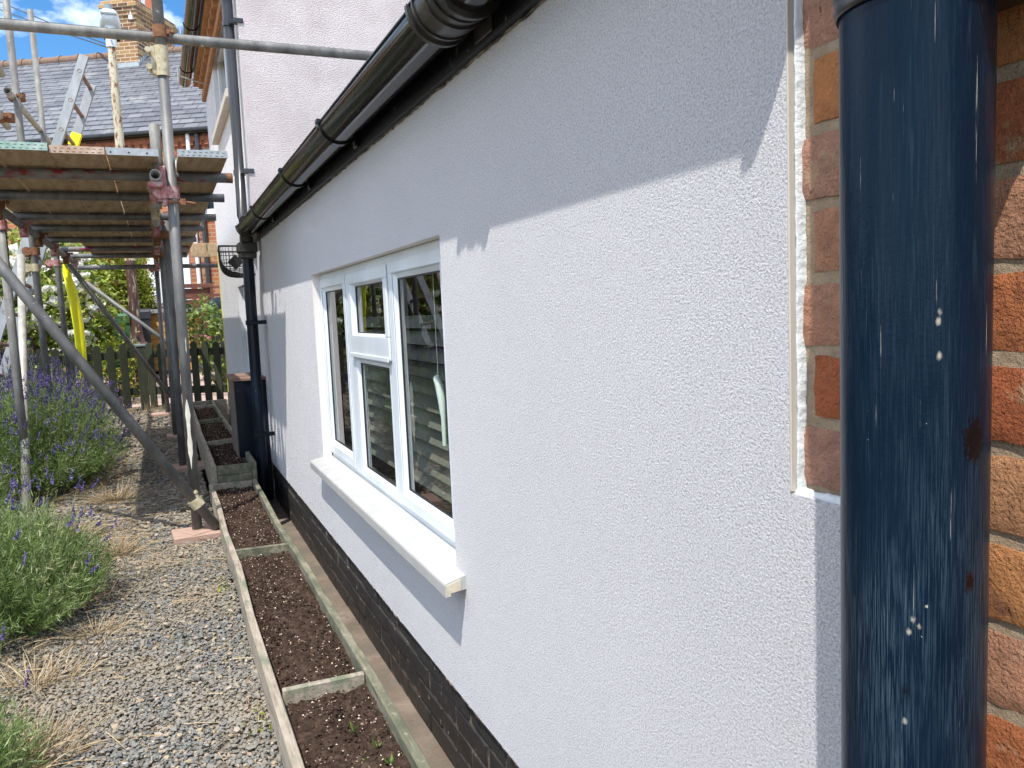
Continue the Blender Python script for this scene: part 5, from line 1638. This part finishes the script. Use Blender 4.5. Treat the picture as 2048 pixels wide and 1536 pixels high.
# ------------------------------------------------------------------ neighbouring brick house (local axes: x along the eave, y away)
NR = math.atan2(-0.506, 0.862)
nh = thing('brick_house', 'red brick house with grey slate roof and chimney beyond the garden', 'house', (0.44, 15.75, 0), NR)
EZ, RZ, RD = 4.6, 7.0, 2.91
NO = (0, 0.17, 0)
q = MB()
GU0, GU1 = -11.0, 2.6
DU0, DU1 = -1.40, -0.55
AU0, AU1, AZ0, AZ1 = -0.72, 0.35, 3.05, 4.26
uc = sorted({GU0, DU0, AU0, DU1, AU1, GU1, -4.6, -3.5})
zc = [0.3, 2.42, 1.2, AZ0, AZ1, EZ]
zc = sorted(zc)
for u0, u1 in zip(uc[:-1], uc[1:]):
    for z0, z1 in zip(zc[:-1], zc[1:]):
        if (u0 >= DU0 and u1 <= DU1 and z1 <= 2.43) or (u0 >= AU0 and u1 <= AU1 and z0 >= AZ0 and z1 <= AZ1) or (u0 >= -4.6 and u1 <= -3.5 and z0 >= 1.2 and z1 <= 2.43):
            continue
        q.quads([[(u0, 0.25, z0), (u1, 0.25, z0), (u1, 0.25, z1), (u0, 0.25, z1)]])
q.add([(GU1, 0.25, 0.3), (GU1, 5.57, 0.3), (GU1, 5.57, EZ), (GU1, RD, RZ - 0.1), (GU1, 0.25, EZ)], [(0, 1, 2, 3, 4)])
q.add([(GU0, 0.25, 0.3), (GU0, 5.57, 0.3), (GU0, 5.57, EZ), (GU0, RD, RZ - 0.1), (GU0, 0.25, EZ)], [(4, 3, 2, 1, 0)])
q.add([(GU0, 5.57, 0.3), (GU1, 5.57, 0.3), (GU1, 5.57, EZ), (GU0, 5.57, EZ)], [(3, 2, 1, 0)])
q.build('wall', M['far_brick'], nh, NO)
q = MB()
sl = math.hypot(RD, RZ - EZ)
rf = MB()
rows = 19
for k in range(rows):      # overlapping slate courses, laid flat in the roof's own plane
    t0, t1 = k * sl / rows, (k + 1) * sl / rows + 0.03
    rf.add([(GU0, t0, 0.014), (GU1, t0, 0.014), (GU1, t1, 0.002), (GU0, t1, 0.002), (GU0, t0, 0.0), (GU1, t0, 0.0)], [(0, 1, 2, 3)])
    rf.add([(GU0, t0, 0.0), (GU1, t0, 0.0), (GU1, t0, 0.014), (GU0, t0, 0.014)], [(0, 1, 2, 3)])
ro = rf.build('roof', M['slate'], nh)
ro.location = (0, 0, EZ)
ro.rotation_euler = (math.atan2(RZ - EZ, RD), 0, 0)
q = MB()
q.add([(GU0, RD * 2, EZ), (GU1, RD * 2, EZ), (GU1, RD, RZ), (GU0, RD, RZ)], [(0, 1, 2, 3)])
q.build('rear_roof', M['house_tile'], nh)
q = MB()
u = GU0
while u < GU1:
    q.path([(u, RD, RZ - 0.015), (u + 0.40, RD, RZ - 0.015)], [0.105, 0.105], 14)
    q.path([(u + 0.40, RD, RZ - 0.012), (u + 0.45, RD, RZ - 0.012)], [0.122, 0.122], 14)
    u += 0.45
q.build('ridge_tiles', M['ridge'], nh)
q = MB()
q.box((GU0, 0.02, EZ - 0.10), (GU1, 0.079, EZ - 0.01)); q.path([(GU0, -0.03, EZ - 0.05), (GU1, -0.03, EZ - 0.05)], 0.055, 12)
q.build('eave_gutter', M['black_pvc'], nh)
q = MB()
q.box((GU0, 0.215, EZ - 0.22), (GU1, 0.2485, EZ - 0.145))
for u in np.arange(GU0, GU1, 0.15):
    q.box((u, 0.20, EZ - 0.30), (u + 0.075, 0.2485, EZ - 0.225))
q.build('eave_course', M['arch_brick'], nh, NO)
# chimney
CU0, CU1, CW0, CW1 = -3.24, -2.60, 2.43, 3.93
ch = MB()
ch.box((CU0, CW0, 6.3), (CU1, CW1, 7.32))
for (z0, z1, o) in ((7.32, 7.40, 0.045), (7.40, 7.56, 0.018), (7.56, 7.64, 0.03), (7.64, 7.72, 0.06), (7.72, 7.80, 0.085), (7.80, 7.88, 0.11), (7.88, 7.96, 0.075)):
    ch.box((CU0 - o, CW0 - o, z0 + 0.001), (CU1 + o, CW1 + o, z1))
cho = ch.build('chimney', M['chim_brick'], nh, label='sooty yellow brick chimney with stepped top')
for w_ in (2.85, 3.5):
    q = MB()
    q.path([(-2.82, w_, 7.95), (-2.82, w_, 8.05), (-2.82, w_, 8.42), (-2.82, w_, 8.5)], [0.15, 0.13, 0.115, 0.14], 18)
    q.build('chimney_pot', M['pot'], cho)
q = MB()
q.box((CU0 - 0.05, CW0 - 0.055, 6.50), (CU1 + 0.03, CW0 - 0.003, 6.66))
for k in range(7):
    q.box((CU1 + 0.002, CW0 + k * 0.075, 6.62 + k * 0.062), (CU1 + 0.025, CW0 + 0.08 + k * 0.075, 6.72 + k * 0.062))
q.build('flashing', M['lead'], cho)
q = MB()
q.tube((-2.66, CW0 - 0.05, 7.6), (-2.66, CW0 - 0.05, 8.9), 0.018, 8)
q.box((-2.70, CW0 - 0.075, 7.54), (-2.62, CW0 - 0.02, 7.62))
q.build('aerial_mast', M['white_paint'], cho)
# windows and door
def nh_window(name, u0, u1, z0, z1, arch=False, bars=1):
    e = bpy.data.objects.new(name, None)
    COL.objects.link(e)
    e.parent = nh
    q = MB()
    def fr(mb, a0, a1, c0, c1, w_, y0=0.27, y1=0.33):
        mb.box((a0, y0, c0), (a0 + w_, y1, c1)); mb.box((a1 - w_, y0, c0), (a1, y1, c1)); mb.box((a0 + w_, y0, c0), (a1 - w_, y1, c0 + w_)); mb.box((a0 + w_, y0, c1 - w_), (a1 - w_, y1, c1))
    fr(q, u0, u1, z0, z1, 0.085)
    for k in range(bars):
        u = u0 + (u1 - u0) * (k + 1) / (bars + 1)
        q.box((u - 0.03, 0.268, z0 + 0.085), (u + 0.03, 0.33, z1 - 0.085))
    q.box((u0 + 0.085, 0.269, z0 + (z1 - z0) * 0.62), (u1 - 0.085, 0.331, z0 + (z1 - z0) * 0.62 + 0.045))
    q.build('window_frame', M['white_paint'], e, NO, bevel=0.004)
    q = MB()
    q.quads([[(u0 + 0.05, 0.30, z0 + 0.05), (u1 - 0.05, 0.30, z0 + 0.05), (u1 - 0.05, 0.30, z1 - 0.05), (u0 + 0.05, 0.30, z1 - 0.05)]])
    q.build('glass_pane', M['glass_far'], e, NO)
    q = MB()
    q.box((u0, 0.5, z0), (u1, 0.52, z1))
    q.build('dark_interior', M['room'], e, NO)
    q = MB()
    q.box((u0, 0.2515, z0), (u0 - 0.0, 0.33, z1)) if False else q.box((u0 - 0.03, 0.20, z0 - 0.07), (u1 + 0.03, 0.32, z0 - 0.002))
    q.build('window_sill', M['white_paint'], e, NO)
    if arch:
        q = MB()
        um, hw = (u0 + u1) / 2, (u1 - u0) / 2
        n = 15
        for k in range(n):
            a0, a1 = (k + 0.06) / n * 2 - 1, (k + 0.94) / n * 2 - 1
            z_ = lambda a: z1 - 0.02 - 0.16 * a * a
            V = [(um + a0 * hw * 1.12, 0.238, z_(a0)), (um + a1 * hw * 1.12, 0.238, z_(a1)), (um + a1 * hw * 1.26, 0.238, z_(a1) + 0.24), (um + a0 * hw * 1.26, 0.238, z_(a0) + 0.24)]
            q.add(V + [(x, 0.2485, z) for x, y_, z in V], [(0, 1, 2, 3), (0, 4, 5, 1), (1, 5, 6, 2), (2, 6, 7, 3), (3, 7, 4, 0)])
        # brick spandrels that round the head of the opening
        for s_ in (-1, 1):
            pts = [(um + s_ * hw * 1.0, z1)] + [(um + s_ * hw * t, z1 - 0.02 - 0.16 * t * t) for t in np.linspace(1.0, 0.35, 6)]
            V = [(x, 0.246, z) for x, z in pts]
            q.add(V, [tuple(range(len(V)))[::s_]])
        q.build('brick_arch', M['arch_brick'], e, NO)
    return e


nh_window('window', AU0, AU1, AZ0, AZ1, True)
nh_window('window', -4.6, -3.5, 1.2, 2.42, False)
d = bpy.data.objects.new('door', None)
COL.objects.link(d)
d.parent = nh
q = MB()
q.box((DU0, 0.21, 0.35), (DU0 + 0.20, 0.30, 2.42)); q.box((DU1 - 0.18, 0.21, 0.35), (DU1, 0.30, 2.42)); q.box((DU0 + 0.20, 0.21, 2.3), (DU1 - 0.18, 0.30, 2.42))
q.build('door_frame', M['white_paint'], d, NO, bevel=0.01)
q = MB()
q.box((DU0 + 0.201, 0.26, 0.36), (DU1 - 0.181, 0.31, 2.299))
for z0, z1 in ((0.55, 1.15), (1.3, 2.15)):
    q.box((DU0 + 0.26, 0.25, z0), (DU1 - 0.24, 0.2595, z1))
q.build('door_panel', M['white_paint'], d, NO, bevel=0.006)
q = MB()
q.tube((DU1 - 0.23, 0.235, 1.33), (DU1 - 0.23, 0.235, 1.45), 0.012, 8)
q.build('door_handle', M['galv'], d, NO)
q = MB()
q.path([(-0.37, 0.20, 1.65), (-0.37, 0.20, 4.5)], 0.038, 12)
q.build('downpipe', M['white_paint'], nh, NO)
q = MB()
q.path([(-0.19, 0.20, 0.5), (-0.19, 0.20, 4.5)], 0.045, 12)
q.build('downpipe', M['grey_pipe'], nh, NO)

# overhead cables
for i, (z0, z1) in enumerate(((9.72, 6.52), (9.48, 6.28))):
    q = MB()
    A, B = xyz(-4.75, 28.9, (11.18, 10.93)[i]), xyz(-1.15, 19.3, (7.02, 6.96)[i])
    pts = [A + (B - A) * t - xyz(0, 0, 0.15 * t * (1 - t)) for t in np.linspace(0, 1, 12)]
    q.path(pts, 0.014, 6)
    tag(q.build('overhead_cable', M['wire'], None, tuple(A)), ['upper of two thin cables crossing the sky', 'lower of two thin cables crossing the sky'][i], 'cable', 'overhead cables')
